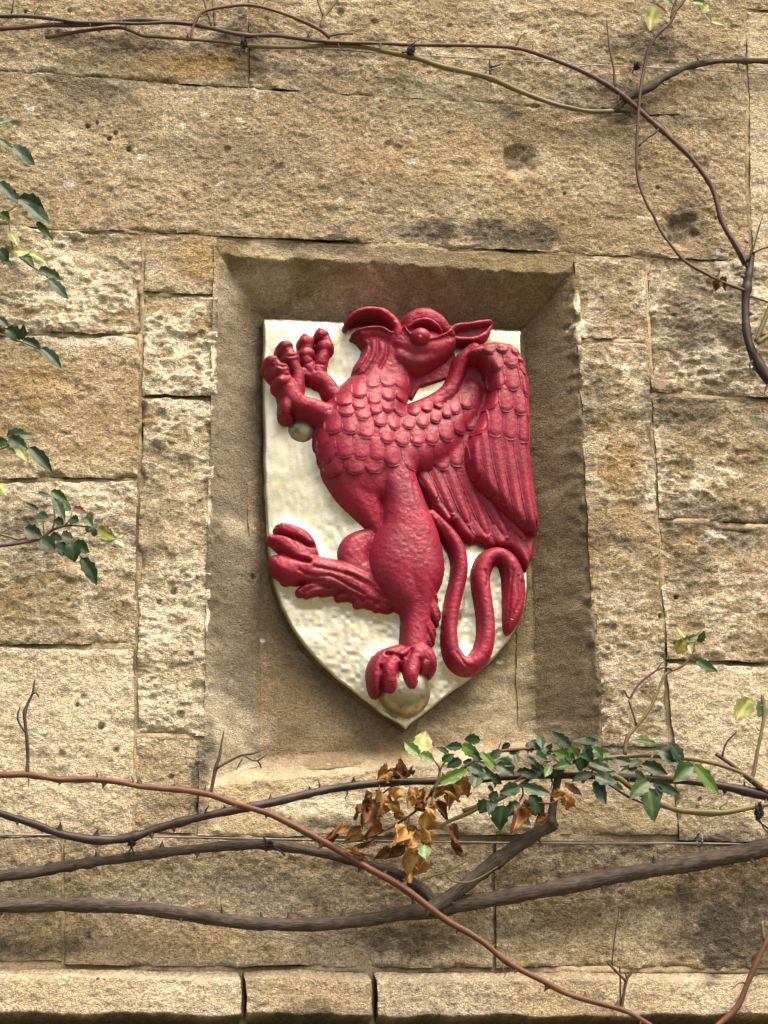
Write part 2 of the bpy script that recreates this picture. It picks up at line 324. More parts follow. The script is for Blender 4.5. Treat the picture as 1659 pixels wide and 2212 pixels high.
# small white marks (lime spots)
WHITE = [(72, 232, 16), (60, 228, 8), (310, 335, 15), (140, 395, 14), (512, 262, 13), (440, 250, 7), (398, 218, 6), (400, 270, 9), (795, 412, 8), (735, 436, 8), (892, 345, 14), (815, 215, 6), (812, 235, 7), (806, 262, 7), (790, 290, 5), (1395, 655, 7), (1332, 632, 6), (1540, 1150, 22), (1365, 1325, 9), (1100, 1402, 7), (1395, 1250, 5), (1435, 1280, 7), (1440, 1380, 7), (1415, 1310, 5),
         (1388, 605, 6), (1390, 560, 6), (980, 20, 5), (1040, 110, 4), (580, 1357, 6), (1200, 55, 6), (1520, 290, 8), (1560, 545, 14), (1240, 640, 8), (1245, 700, 12), (840, 195, 5), (540, 170, 6), (200, 62, 4), (120, 1822, 5), (132, 1862, 6), (125, 2077, 5), (475, 395, 5), (560, 205, 8), (545, 190, 8)]
WH = [(*xz(a, b), r/PXM) for a, b, r in WHITE]

OCHRE = np.array([.47, .362, .220]); PALE = np.array([.74, .635, .455]); LICH = np.array([.105, .086, .062]); FRESH_AND_LIT = np.array([.92, .82, .62])
YELL = np.array([.47, .315, .115])

QUADS = []
def stone(name, quad, parent, mat=None, terr=.2, grain=1.0, tint=1.0, pale=0.0, step=.0019, gap=.8, bev=1.0, proud=0.0, open_='', seed=None, lich=.35, relief=None, cols=None):
    """one dressed block: a dense relief over a four-cornered outline given in photo pixels (TL, TR, BR, BL)"""
    mat = mat or M_STONE
    seed = random.randrange(1000) if seed is None else seed
    ox, oz = seed*3.17 % 40, seed*1.73 % 40
    lich = lich*.55
    q = [np.array([float(v) for v in xz(*p)]) for p in quad]
    if mat is M_STONE: QUADS.append(q)
    g = gap/PXM
    wid = max(np.linalg.norm(q[1]-q[0]), np.linalg.norm(q[2]-q[3])); hei = max(np.linalg.norm(q[3]-q[0]), np.linalg.norm(q[2]-q[1]))
    n = max(6, int(hei/step)); m = max(6, int(wid/step))
    gl = 0 if 'l' in open_ else g; gr_ = 0 if 'r' in open_ else g; gt = 0 if 't' in open_ else g; gb = 0 if 'b' in open_ else g
    s = np.linspace(gl/wid, 1-gr_/wid, m)[None, :, None]; t = np.linspace(gt/hei, 1-gb/hei, n)[:, None, None]
    p = (q[0]*(1-s)+q[1]*s)*(1-t)+(q[3]*(1-s)+q[2]*s)*t
    x, z = p[..., 0], p[..., 1]
    wx = .0042*fbm(x*14, z*14, 5, 4, .6); wz = .0045*fbm(x*12+31, z*12, 6, 4, .6)
    x = x+wx; z = z+wz
    S = s[..., 0]*np.ones((n, 1)); T = t[..., 0]*np.ones((1, m))
    big = 9.0
    e = np.minimum.reduce([S*wid if 'l' not in open_ else S*0+big, (1-S)*wid if 'r' not in open_ else S*0+big, T*hei if 't' not in open_ else T*0+big, (1-T)*hei if 'b' not in open_ else T*0+big])
    chip = np.maximum(0, fbm(x*26+ox, z*26, 2, 3)-.05)
    b = bev*(.0022+.013*chip*(1+terr))
    drop = np.where(e < b, b-np.sqrt(np.maximum(b*b-(b-e)**2, 0)), 0)
    # relief
    big_ = .0050*fbm(x*7+ox, z*9+oz, 1, 3)
    mid = .0026*fbm(x*34+ox, z*42+oz, 4, 3)
    gr1 = noise(x*125+ox, z*165+oz, 7); gr2 = noise(x*230+ox, z*260, 8); gr3 = noise(x*60+ox, z*85, 9)
    fine = grain*(.0008*gr1+.0007*gr2+.0006*gr3)
    f = fbm(x*9+ox, z*15+oz, 3, 4, .58)*2.4
    fl = np.floor(f*2.2); fr = f*2.2-fl
    edge_s = sstep(.72, 1.0, fr)
    terr_h = terr*.0058*(fl+edge_s)/2.2 + terr*.0035*np.maximum(0, gr3)*.6 + terr*.0026*fbm(x*48+ox, z*70, 5, 2)
    vein = sstep(.74, .92, 1-np.abs(fbm(x*20+ox, z*33+oz, 7, 4, .62)))*sstep(-.25, .25, fbm(x*9+ox, z*9, 4, 3))
    surf = big_+mid+terr_h-terr*.002+terr*.0025*vein
    surf = np.where(surf < -.004, -.004+(surf+.004)*.35, surf)
    h = surf+fine-drop+proud
    for (a, c, r, d) in CR:
        m_ = (np.abs(x-a) < 2*r) & (np.abs(z-c) < 2*r)
        if m_.any():
            dd = np.hypot(x[m_]-a, z[m_]-c)/r + .25*noise(x[m_]*70, z[m_]*70, 3)
            h[m_] -= d*(1-sstep(.35, 1.05, dd))
    if relief is not None: h = h+relief(x, z, S, T)
    h = h-niche(x, z)
    # colour
    v = fbm(x*6+ox, z*7+oz, 6, 4); gs = sstep(.0, .6, fbm(x*3.2+5, z*4.5+ox*.1, 10, 5, .6)); sm = sstep(.12, .5, fbm(x*4.5+70, z*8+20, 8, 5, .62)); v2 = fbm(x*40, z*48+ox, 7, 3)
    c = OCHRE[None, None]*(1+.10*v[..., None])*tint
    c = lerp(c, PALE[None, None]*tint, np.clip(pale+.32*sstep(.1, .8, v2+.4*v), 0, 1)[..., None])
    c = lerp(c, YELL[None, None]*tint, (.32*sstep(.05, .6, fbm(x*5+ox+9, z*5, 8, 3)))[..., None])
    c = lerp(c, c*np.array([.66, .64, .62]), (.75*gs)[..., None]); c = lerp(c, PALE[None, None]*1.02, (.55*sm)[..., None])
    lm = lich*sstep(.12, .62, fbm(x*11+ox+3, z*11, 9, 5, .6)+.25*v2)
    c = lerp(c, LICH[None, None]*1.35, lm[..., None])
    # crusty flake lips show fresh pale stone
    fm = terr*sstep(.68, .8, fr)*(1-sstep(.97, 1.0, fr))*sstep(-.2, .3, v2+.3*v)
    c = lerp(c, FRESH_AND_LIT[None, None], np.clip(fm*.9, 0, 1)[..., None])
    c = lerp(c, FRESH_AND_LIT[None, None], np.clip(vein*(terr*1.15-.1), 0, .9)[..., None])
    # open grain: tiny dark pores and pale specks of the oolite
    pore = sstep(.22, .7, gr2*.6-gr1*.7+.25*v2); c = c*(1-.20*grain*pore[..., None])
    spk = sstep(.35, .8, gr1*.7+gr2*.5); c = c*(1+.20*grain*spk[..., None])
    for (a, d, rx, rz, sgt, k) in ST:
        m_ = (np.abs(x-a) < 1.8*rx) & (np.abs(z-d) < 1.8*rz)
        if m_.any():
            dd = np.sqrt(((x[m_]-a)/rx)**2+((z[m_]-d)/rz)**2)+.75*fbm(x[m_]*24, z[m_]*24, 2, 4, .62)
            w = min(1.2*sgt, .95)*(1-sstep(.35, 1.15, dd)); w = w*(.72+.28*np.clip(1-gr1[m_], 0, 2)*.8) if k == 0 else w
            tc_ = (LICH, YELL*1.05, PALE*1.12, FRESH_AND_LIT*1.05, LICH*2.3)[k]
            if k == 3: w = sgt*(1-sstep(.75, .98, dd))
            c[m_] = lerp(c[m_], tc_[None], np.clip(w, 0, .9)[:, None])
    for (a, d, r) in WH:
        m_ = (np.abs(x-a) < 2*r) & (np.abs(z-d) < 2*r)
        if m_.any():
            dd = np.hypot((x[m_]-a)/1.25, z[m_]-d)/r+1.1*noise(x[m_]*120, z[m_]*160, 4)
            c[m_] = lerp(c[m_], np.array([.80, .76, .66])[None], (.85*(1-sstep(.35, .75, dd)))[:, None])
    if cols is not None: c = cols(c, x, z, S, T, v, v2)
    V = np.stack([x, -h, z], -1).reshape(-1, 3)
    Fc = grid_faces(n, m)[:, ::-1]
    V, Fc, C = add_skirt(V, Fc, border_ring(n, m), .045, np.clip(c, .01, .95).reshape(-1, 3))
    return mesh_obj(name, V, Fc, mat, parent, True, col=C)

wall = empty('stone_wall', (0, 0.12, 0))
tag(wall, 'weathered honey limestone wall of large blocks with a splayed niche in it', 'wall')

def j1(x): return 152+(262-152)*x/1610.0       # course joints as straight photo lines
def j2(x): return 486+(563-486)*x/1588.0
def j5(x): return 1806+19*x/1659.0
def j6(x): return 2084+7*x/1659.0
def quad(x0, x1, top, bot, x0b=None, x1b=None):
    x0b = x0 if x0b is None else x0b; x1b = x1 if x1b is None else x1b
    ev = lambda f, x: f(x) if callable(f) else f
    return [(x0, ev(top, x0)), (x1, ev(top, x1)), (x1b, ev(bot, x1b)), (x0b, ev(bot, x0b))]
XL, XR, YT, YB = -190, 1850, -200, 2420
up = lambda x: j1(x)-390
st = lambda *a, **k: stone('stone', *a, **k)
# top course
st(quad(XL, 531, up, j1, None, 536), wall, terr=.18, grain=1.15, tint=.92, lich=.5)
st(quad(534, 1608, up, j1, 539, 1614), wall, terr=.3, grain=1.15, tint=.95, lich=.5)
st(quad(1612, XR, lambda x: j1(x)-390, lambda x: j1(x)-247, 1612, XR), wall, terr=.2, lich=.6)
st([(1611, j1(1611)-243), (XR, j1(XR)-243), (XR, j2(XR)), (1628, j2(1628))], wall, terr=.15, pale=.35, tint=1.05, lich=.2)
# lintel course
st(quad(XL, 1608, j1, j2, None, 1623), wall, terr=.13, grain=1.25, tint=1.0, lich=.3, pale=.1)
# left of the niche
st(quad(XL, 306, j2, lambda x: 712+.03*x, None, 305), wall, terr=1.0, tint=1.0, pale=.15, lich=.45)
st(quad(XL, 302, lambda x: 718+.025*x, 1032, None, 300), wall, terr=.3, tint=1.03, lich=.25, bev=1.7)
st(quad(XL, 299, 1038, 1392, None, 294), wall, terr=.6, tint=1.05, pale=.25, lich=.25)
st(quad(XL, 292, lambda x: 1397+.02*x, j5, None, 284), wall, terr=.1, tint=1.2, pale=.6, lich=.1, proud=.003)
st([(313, j2(313)+2), (470, j2(470)+2), (468, 636), (312, 630)], wall, terr=.15, tint=1.0, lich=.15, open_='r')
st([(311, 634), (468, 640), (468, 856), (307, 852)], wall, terr=1.0, tint=1.0, pale=.1, lich=.5, open_='r')
st([(306, 860), (466, 866), (447, 1590), (296, 1584)], wall, terr=.8, tint=1.06, pale=.3, lich=.25, open_='r', bev=1.3)
st([(294, 1590), (447, 1596), (422, 1800), (288, 1800)], wall, terr=.12, tint=1.0, pale=.1, lich=.25)
# right of the niche
st([(1240, j2(1240)+3), (1393, j2(1393)), (1400, 734), (1248, 730)], wall, terr=.5, tint=.92, lich=.5, open_='l')
st([(1248, 735), (1400, 739), (1448, 1612), (1296, 1614)], wall, terr=.5, tint=.98, lich=.4, open_='l')
st([(1398, j2(1398)), (XR, j2(XR)), (XR, 872), (1408, 846)], wall, terr=.9, tint=.92, pale=.05, lich=.6)
st([(1409, 852), (XR, 878), (XR, 1146), (1424, 1120)], wall, terr=.75, tint=.96, lich=.5)
st([(1425, 1126), (XR, 1152), (XR, 1436), (1441, 1424)], wall, terr=.6, tint=.98, lich=.45)
st([(1442, 1432), (XR, 1444), (XR, j5(XR)-6), (1466, j5(1466)-8)], wall, terr=.12, tint=1.16, pale=.6, lich=.1, proud=.003)
# blocks below the niche
st(quad(XL, 132, j5, 1970, None, 134), wall, terr=.15, tint=1.0, pale=.2, lich=.3)
st(quad(XL, 134, 1977, 2076, None, 135), wall, terr=.4, tint=.93, lich=.4)
st(quad(137, 1065, j5, j6, 140, 1067), wall, terr=.14, grain=1.1, tint=1.05, pale=.12, lich=.22)
st(quad(1070, XR, j5, j6, 1072, XR), wall, terr=.3, grain=1.2, tint=1.0, lich=.32)
# projecting string course at the foot of the picture
def ledge(x, z, S, T):
    return .030*sstep(.02, .16, T)+.012*T-.07*sstep(.60, .74, T+.05*fbm(x*12, z*12, 4, 4))
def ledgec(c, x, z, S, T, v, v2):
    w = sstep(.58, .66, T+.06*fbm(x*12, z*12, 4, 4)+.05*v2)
    return lerp(c, (LICH*1.1)[None, None], (.75*w)[..., None])  # darker below the ledge's lower edge; colour shared with the lichen
lo = lambda x: 2262
st(quad(XL, 516, lambda x: j6(x)+9, lo, None, 522), wall, terr=.14, tint=1.1, pale=.6, lich=.12, relief=ledge, cols=ledgec)
st(quad(525, 797, lambda x: j6(x)+9, lo, 531, 801), wall, terr=.25, tint=1.02, pale=.2, lich=.3, relief=ledge, cols=ledgec)
st(quad(807, XR, lambda x: j6(x)+9, lo, 812, XR), wall, terr=.14, tint=1.1, pale=.6, lich=.12, relief=ledge, cols=ledgec)
st(quad(XL, 900, lambda x: 2268, lambda x: YB), wall, terr=.3, step=.005)
st(quad(906, XR, lambda x: 2268, lambda x: YB), wall, terr=.3, step=.005)
# niche lining: tints lowered for grime and partly to paint in its shade
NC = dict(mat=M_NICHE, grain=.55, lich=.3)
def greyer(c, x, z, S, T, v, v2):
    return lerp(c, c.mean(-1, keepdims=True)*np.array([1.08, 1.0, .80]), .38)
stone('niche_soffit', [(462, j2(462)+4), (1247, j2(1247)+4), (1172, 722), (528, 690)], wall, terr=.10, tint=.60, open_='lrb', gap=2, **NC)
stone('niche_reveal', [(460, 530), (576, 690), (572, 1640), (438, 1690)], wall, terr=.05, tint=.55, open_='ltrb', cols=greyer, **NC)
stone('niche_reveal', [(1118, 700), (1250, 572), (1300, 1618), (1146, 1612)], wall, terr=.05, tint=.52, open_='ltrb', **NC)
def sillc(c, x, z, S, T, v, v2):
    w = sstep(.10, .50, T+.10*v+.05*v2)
    return lerp(greyer(c*.52, x, z, S, T, v, v2), c, (.12+.88*w)[..., None])  # upper sill fades into the same grimy, painted-shade niche tone
stone('niche_sill', [(426, 1600), (1462, 1618), (1466, j5(1466)-20), (426, j5(426)-4)], wall, terr=.10, tint=1.02, pale=.3, gap=2, mat=M_NICHE, grain=.8, lich=.25, cols=sillc)
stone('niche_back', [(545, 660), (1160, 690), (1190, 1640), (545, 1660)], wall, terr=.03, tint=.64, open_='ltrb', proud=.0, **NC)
# mortar sheet behind the block faces
def mortar():
    x0, z1 = xz(XL-20, YT-60); x1, _ = xz(XR+20, YT); _, z0 = xz(800, YB)
    n, m = int((z1-z0)/.005), int((x1-x0)/.005)
    x = np.linspace(x0, x1, m)[None, :]*np.ones((n, 1)); z = np.linspace(z1, z0, n)[:, None]*np.ones((1, m))
    h = np.minimum(-.0048+.0085*fbm(x*9, z*9, 2, 3), -.0030)+.0015*noise(x*60, z*60, 3)+.001*noise(x*130, z*130, 5)
    for q in QUADS:                       # bed and perp joints only: behind the blocks the mortar lies deep
        e = np.full(x.shape, 9.0)
        for i in range(4):
            a, b = q[i], q[(i+1) % 4]; L_ = math.hypot(*(b-a))
            e = np.minimum(e, -((b[0]-a[0])*(z-a[1])-(b[1]-a[1])*(x-a[0]))/L_)
        h = np.where(e > .0055, -.032, h)
    inside = niche(x, z)
    h = np.where(inside > .002, -D_N-.02, h)
    c = np.array([.40, .315, .195])[None, None]*(1+.45*fbm(x*14, z*14, 5, 3))[..., None]
    V = np.stack([x, -h, z], -1).reshape(-1, 3)
    return mesh_obj('mortar', V, grid_faces(n, m)[:, ::-1], M_MORTAR, wall, True, col=np.clip(c, .02, .8).reshape(-1, 3))
mortar()
# body of the wall behind the facing, down to the ground
cv = [(a, b, c) for a in (-1.7, 1.9) for b in (.11, .5) for c in (0, 4.1)]
mesh_obj('wall_core', cv, [(0, 1, 3, 2), (4, 6, 7, 5), (0, 4, 5, 1), (2, 3, 7, 6), (0, 2, 6, 4), (1, 5, 7, 3)], M_MORTAR, wall, False, col=np.tile(np.array([[.3, .22, .12]]), (8, 1)))

# ================================================================== THE SHIELD
SB = -D_N+.002            # back of the board (out)
SF = SB+.030              # front of the board
shield = empty('heraldic_shield', P(868, 1560, SB))
tag(shield, 'painted heraldic shield with a red griffin in relief on pale gold, inside the niche', 'shield')
LEFT = [(686, 569), (800, 568), (1000, 570), (1130, 575), (1200, 582), (1260, 592), (1310, 608), (1350, 627), (1390, 655), (1430, 690), (1470, 733), (1510, 785), (1545, 832), (1565, 866), (1575, 876)]
RIGHT = [(713, 1126), (800, 1129), (1000, 1135), (1130, 1139), (1200, 1141), (1260, 1143), (1310, 1138), (1350, 1122), (1390, 1096), (1430, 1060), (1470, 1010), (1510, 955), (1545, 912), (1565, 885), (1575, 877)]
def board():
    yl = np.array([a for a, b in LEFT]); xl = np.array([b for a, b in LEFT]); yr = np.array([a for a, b in RIGHT]); xr = np.array([b for a, b in RIGHT])
    k = np.concatenate([np.linspace(0, 1, 260)]); n = len(k); m = 230
    t = 1-(1-k)**1.25
    li = np.interp(t, np.linspace(0, 1, len(yl)), yl); lx = np.interp(li, yl, xl)
    ri = np.interp(t, np.linspace(0, 1, len(yr)), yr); rx = np.interp(ri, yr, xr)
    sm = lambda a: np.convolve(np.pad(a, 4, mode='reflect', reflect_type='odd'), np.ones(9)/9, 'valid')
    lx = sm(lx); rx = sm(rx)
    A = PN(lx, li, SF); B = PN(rx, ri, SF)
    s = np.linspace(0, 1, m)[None, :, None]
    p = A[:, None]*(1-s)+B[:, None]*s
    x, z = p[..., 0], p[..., 2]
    wdt = np.linalg.norm(B-A, axis=1)[:, None]
    S = s[..., 0]
    e = np.minimum(S*wdt, (1-S)*wdt); e = np.minimum(e, (k[:, None])*.5); e = np.minimum(e, np.maximum(0, (1-k[:, None]))*.5+.0)
    x = x+.0012*noise(x*40, z*40, 3)*(e < .004); 
    rnd = .0045; dr = np.where(e < rnd, rnd-np.sqrt(np.maximum(rnd**2-(rnd-e)**2, 0)), 0)
    h = .007*samp_mask(x, z)+.003*fbm(x*9, z*9, 2, 3)+.0005*fbm(x*30, z*30, 3, 3)+.0004*noise(x*140, z*140, 4)-dr
    # top edge nibbles
    V = np.stack([x, -(SF+h), z], -1).reshape(-1, 3)
    Fc = grid_faces(n, m)[:, ::-1]
    mesh_obj('shield_face', V, Fc, M_GOLD, shield)
    ring = border_ring(n, m)
    R0 = V[ring]; L = len(ring); lay = [R0+np.array([0, .0004, 0])]
    for d in (.006, .013, .021, SF-SB):
        r = R0.copy(); r[:, 1] += d; r[:, 0] += .0018*noise(R0[:, 0]*70+d*900, R0[:, 2]*70, 5); r[:, 2] += .0018*noise(R0[:, 0]*70, R0[:, 2]*70+d*900, 6); lay.append(r)
    VV = np.vstack(lay); nx = np.roll(np.arange(L), -1); ff = []
    for q_ in range(len(lay)-1):
        ff.append(np.stack([q_*L+np.arange(L), (q_+1)*L+np.arange(L), (q_+1)*L+nx, q_*L+nx], -1))
    mesh_obj('shield_edge', VV, np.vstack(ff), M_EDGE, shield)

# ---------------------------------------------------------------- griffin relief, sculpted as height fields on the board
GS = .0011
gx0, gz1 = [float(v) for v in xz(560, 655, SF)]; gx1, gz0 = [float(v) for v in xz(1180, 1545, SF)]
gnx, gnz = int((gx1-gx0)/GS)+1, int((gz1-gz0)/GS)+1
GX = (gx0+GS*np.arange(gnx))[None, :]*np.ones((gnz, 1)); GZ = (gz1-GS*np.arange(gnz))[:, None]*np.ones((1, gnx))
def gp(x, y): return 544+.4*x, 650+.4*y           # sculpting grid -> photo pixels
KG = .4/PXM                                       # sculpting grid unit in metres
def cr_spline(pts, step):
    p = np.array(pts, float)
    if len(p) == 1: return p
    P0 = np.vstack([2*p[0]-p[1], p, 2*p[-1]-p[-2]]); out = []
    for i in range(1, len(P0)-2):
        a, b, c, d = P0[i-1], P0[i], P0[i+1], P0[i+2]
        n = max(2, int(np.linalg.norm((c-b)[:2])/step))
        t = np.linspace(0, 1, n, endpoint=False)[:, None]
        out.append(.5*((2*b)+(-a+c)*t+(2*a-5*b+4*c-d)*t*t+(-a+3*b-3*c+d)*t**3))
    out.append(p[-1:]); return np.vstack(out)
class Relief:
    def __init__(s):
        s.h = np.full(GX.shape, -1.0); s.sd = np.full(GX.shape, 1.0)
    def put(s, sl, sd, h, k):
        hh = s.h[sl]; ss = s.sd[sl]
        inside = (sd <= 0)
        both = inside & (ss <= 0)
        d = hh-h; w = np.clip(.5+.5*d/max(k, 1e-6), 0, 1)
        sm = h*(1-w)+hh*w+k*w*(1-w)
        # fade the blend-in bulge where only one exists
        hn = np.where(both, sm, np.where(inside, h, hh))
        s.h[sl] = hn; s.sd[sl] = np.minimum(ss, sd)
    def stroke(s, pts, Hm=30, k=3, p=2.9, base=0.0, lift=.35):
        """pts: (x, y, r[, H mm]) in the sculpting grid"""
        q = [(*a[:3], a[3] if len(a) > 3 else Hm) for a in pts]
        c = cr_spline(q, 10)
        pxx, pyy = gp(c[:, 0], c[:, 1])
        w = PN(pxx, pyy, SF+.001*lift*c[:, 3]); cx, cz = w[:, 0], w[:, 2]; r = np.maximum(c[:, 2]*KG, .001); hh = c[:, 3]*.001
        mr = r.max()*1.15+.002
        i0 = max(0, int((gz1-cz.max()-mr)/GS)); i1 = min(gnz, int((gz1-cz.min()+mr)/GS)+2)
        j0 = max(0, int((cx.min()-mr-gx0)/GS)); j1_ = min(gnx, int((cx.max()+mr-gx0)/GS)+2)
        sl = (slice(i0, i1), slice(j0, j1_)); X, Z = GX[sl], GZ[sl]
        best = np.full(X.shape, 9.0); R_ = np.zeros(X.shape); H_ = np.zeros(X.shape); acc = np.zeros(X.shape); accw = np.zeros(X.shape)
        for a, b, rr, h0 in zip(cx, cz, r, hh):
            d = np.hypot(X-a, Z-b); v = d-rr
            u = v < best
            best = np.where(u, v, best); R_ = np.where(u, rr, R_); H_ = np.where(u, h0, H_)
        dn = np.clip((best+R_)/np.maximum(R_, 1e-5), 0, 1)
        h = H_*(base+(1-base)*np.power(np.maximum(1-dn**p, 0), .5))
        s.put(sl, best, h, k*.001)
    def poly(s, pts, Hm, edge=14, k=3, hfun=None, lift=.6):
        pxx, pyy = gp(np.array([a for a, b in pts], float), np.array([b for a, b in pts], float))
        w = PN(pxx, pyy, np.full(len(pts), SF+.001*lift*Hm)); X, Z = GX, GZ
        sd = polysd(w[:, 0], w[:, 2], X, Z)
        t = np.clip(-sd/(edge*.001), 0, 1); h = (Hm*.001 if hfun is None else hfun(X, Z))*np.sqrt(np.maximum(1-(1-t)**2, 0))
        s.put((slice(None), slice(None)), sd, h, k*.001)
def polysd(px, pz, X, Z):
    n = len(px); d = np.full(X.shape, 9.0); ins = np.zeros(X.shape, bool)
    for i in range(n):
        ax, az, bx, bz = px[i], pz[i], px[(i+1) % n], pz[(i+1) % n]
        ex, ez = bx-ax, bz-az; t = np.clip(((X-ax)*ex+(Z-az)*ez)/(ex*ex+ez*ez+1e-12), 0, 1)
        d = np.minimum(d, np.hypot(X-ax-t*ex, Z-az-t*ez))
        c = ((az > Z) != (bz > Z)) & (X < (bx-ax)*(Z-az)/(bz-az+1e-12)+ax); ins ^= c
    return np.where(ins, -d, d)
def relief_mesh(name, R, parent, mat, bump=1.0, thin=1):
    h = R.h.copy(); sd = R.sd
    use = sd < GS*.75
    X, Z = GX.copy(), GZ.copy()
    gz_, gx_ = np.gradient(sd, GS); gz_ = -gz_
    near = use & (sd > -GS*.75)
    L = np.maximum(np.hypot(gx_, gz_), .3)
    X = np.where(near, X-sd*gx_/L**2, X); Z = np.where(near, Z-sd*gz_/L**2, Z)
    h = np.where(sd > -GS*.4, np.minimum(np.maximum(h, 0), .004), h)
    nz = .0007*fbm(X*60, Z*60, 3, 3)+.00035*noise(X*210, Z*210, 5)
    h = np.maximum(h, 0)+bump*nz*sstep(0, .006, -sd)
    idx = np.full(h.shape, -1); q = use[:-1, :-1] & use[1:, :-1] & use[:-1, 1:] & use[1:, 1:]
    vm = np.zeros(h.shape, bool); vm[:-1, :-1] |= q; vm[1:, :-1] |= q; vm[:-1, 1:] |= q; vm[1:, 1:] |= q
    idx[vm] = np.arange(vm.sum())
    V = np.stack([X[vm], -(SF+h[vm]), Z[vm]], -1)
    a, b, c, d = idx[:-1, :-1][q], idx[:-1, 1:][q], idx[1:, 1:][q], idx[1:, :-1][q]
    Fc = np.stack([a, d, c, b], -1)
    # skirt along the open border
    e = np.concatenate([Fc[:, [0, 1]], Fc[:, [1, 2]], Fc[:, [2, 3]], Fc[:, [3, 0]]])
    key = e[:, 0].astype(np.int64)*10**7+e[:, 1]; rev = e[:, 1].astype(np.int64)*10**7+e[:, 0]
    bd = e[~np.isin(key, rev)]
    uv_, inv = np.unique(bd, return_inverse=True); inv = inv.reshape(bd.shape)
    S = V[uv_].copy(); S[:, 1] = -(SF-.006)
    sf = np.stack([bd[:, 1], bd[:, 0], inv[:, 0]+len(V), inv[:, 1]+len(V)], -1)
    return mesh_obj(name, np.vstack([V, S]), np.vstack([Fc, sf]), mat, parent)

B = lambda pts: [(a[0], a[1]+1030, *a[2:]) for a in pts]
G = Relief()
# far hind leg
G.stroke(B([(640, 250, 60, 22), (560, 310, 88, 26), (560, 400, 90, 26), (620, 470, 90, 26)]), k=2)
G.stroke(B([(730, 600, 62, 26), (640, 550, 86, 30), (540, 495, 98, 33), (430, 455, 100, 35), (320, 425, 98, 36), (250, 375, 100, 36), (225, 330, 90, 35)]), k=4)
for t in ([(300, 340, 66, 33), (275, 275, 64, 34), (225, 232, 52, 33), (165, 206, 38, 29), (140, 210, 26, 22)],
          [(240, 370, 62, 38), (195, 310, 56, 39), (145, 272, 46, 36), (106, 258, 32, 26)],
          [(240, 430, 78, 38), (180, 418, 68, 38), (140, 392, 50, 34), (122, 375, 32, 24)]):
    G.stroke(B(t), k=1.5)
for (x, y, r) in [(185, 475, 52), (262, 545, 40), (295, 556, 34), (375, 528, 60), (470, 572, 38), (500, 560, 52), (570, 610, 36), (600, 590, 50), (672, 632, 34), (690, 610, 50), (750, 615, 40)]:
    G.stroke(B([(x+110, y-50, r*1.1, 27), (x+50, y-25, r, 26), (x, y, r*.7, 20)]), k=4)
# belly and torso
G.stroke([(520, 900, 150, 46), (560, 990, 135, 44), (610, 1090, 100, 38), (655, 1180, 66, 32), (680, 1250, 34, 26)], k=6)
G.stroke([(780, 330, 95, 32), (735, 420, 130, 40), (670, 520, 185, 50), (600, 650, 235, 56), (590, 770, 252, 58), (620, 870, 230, 54), (680, 940, 180, 48)], k=8)
G.stroke([(700, 820, 200, 54), (850, 760, 200, 46), (980, 700, 170, 38), (1060, 640, 120, 34), (1130, 570, 105, 30), (1175, 500, 80, 26)], k=14)
# wing arm and hollow behind it
G.poly([(900, 560), (1000, 515), (1060, 470), (1100, 390), (1130, 310), (1290, 330), (1320, 600), (1200, 780), (1180, 920), (1050, 950), (900, 930), (820, 760)], 20, 8, k=10)
G.stroke([(880, 610, 70, 36), (980, 560, 62, 34), (1060, 500, 55, 34), (1100, 420, 48, 36), (1130, 340, 50, 44), (1190, 290, 55, 50)], k=6)
# flank and near hind leg
G.stroke([(765, 880, 120, 50), (780, 970, 120, 54), (808, 1065, 124, 56), (828, 1160, 140, 58), (845, 1260, 168, 60), (838, 1360, 205, 62), (838, 1430, 213, 62), (846, 1520, 170, 58), (880, 1610, 112, 50), (890, 1700, 88, 44), (880, 1790, 78, 42), (876, 1870, 80, 42), (880, 1930, 84, 42)], k=3, p=3.0)
for (x, y, r) in [(968, 545, 40), (985, 610, 30), (988, 690, 46), (992, 720, 30), (968, 790, 40), (972, 822, 26), (945, 850, 40)]:
    G.stroke(B([(x-40, y-80, r, 38), (x-12, y-30, r, 34), (x, y, r*.6, 24)]), k=4)
G.stroke(B([(720, 940, 85, 44), (800, 930, 95, 48), (880, 925, 100, 48), (930, 920, 66, 42)]), k=3)
for t in ([(790, 885, 60, 44), (715, 915, 64, 46), (672, 965, 52, 46), (662, 1030, 40, 43), (667, 1082, 32, 36), (672, 1104, 12, 24)],
          [(815, 905, 62, 50), (762, 935, 62, 54), (728, 985, 58, 56), (735, 1045, 52, 52), (744, 1086, 34, 42), (748, 1106, 12, 28)],
          [(880, 900, 75, 52), (852, 965, 62, 56), (845, 1015, 58, 57), (848, 1062, 42, 50), (850, 1096, 18, 36)],
          [(900, 880, 70, 46), (935, 905, 60, 46), (955, 945, 44, 42), (953, 985, 28, 33), (950, 1006, 11, 24)]):
    G.stroke(B(t), k=1.0)
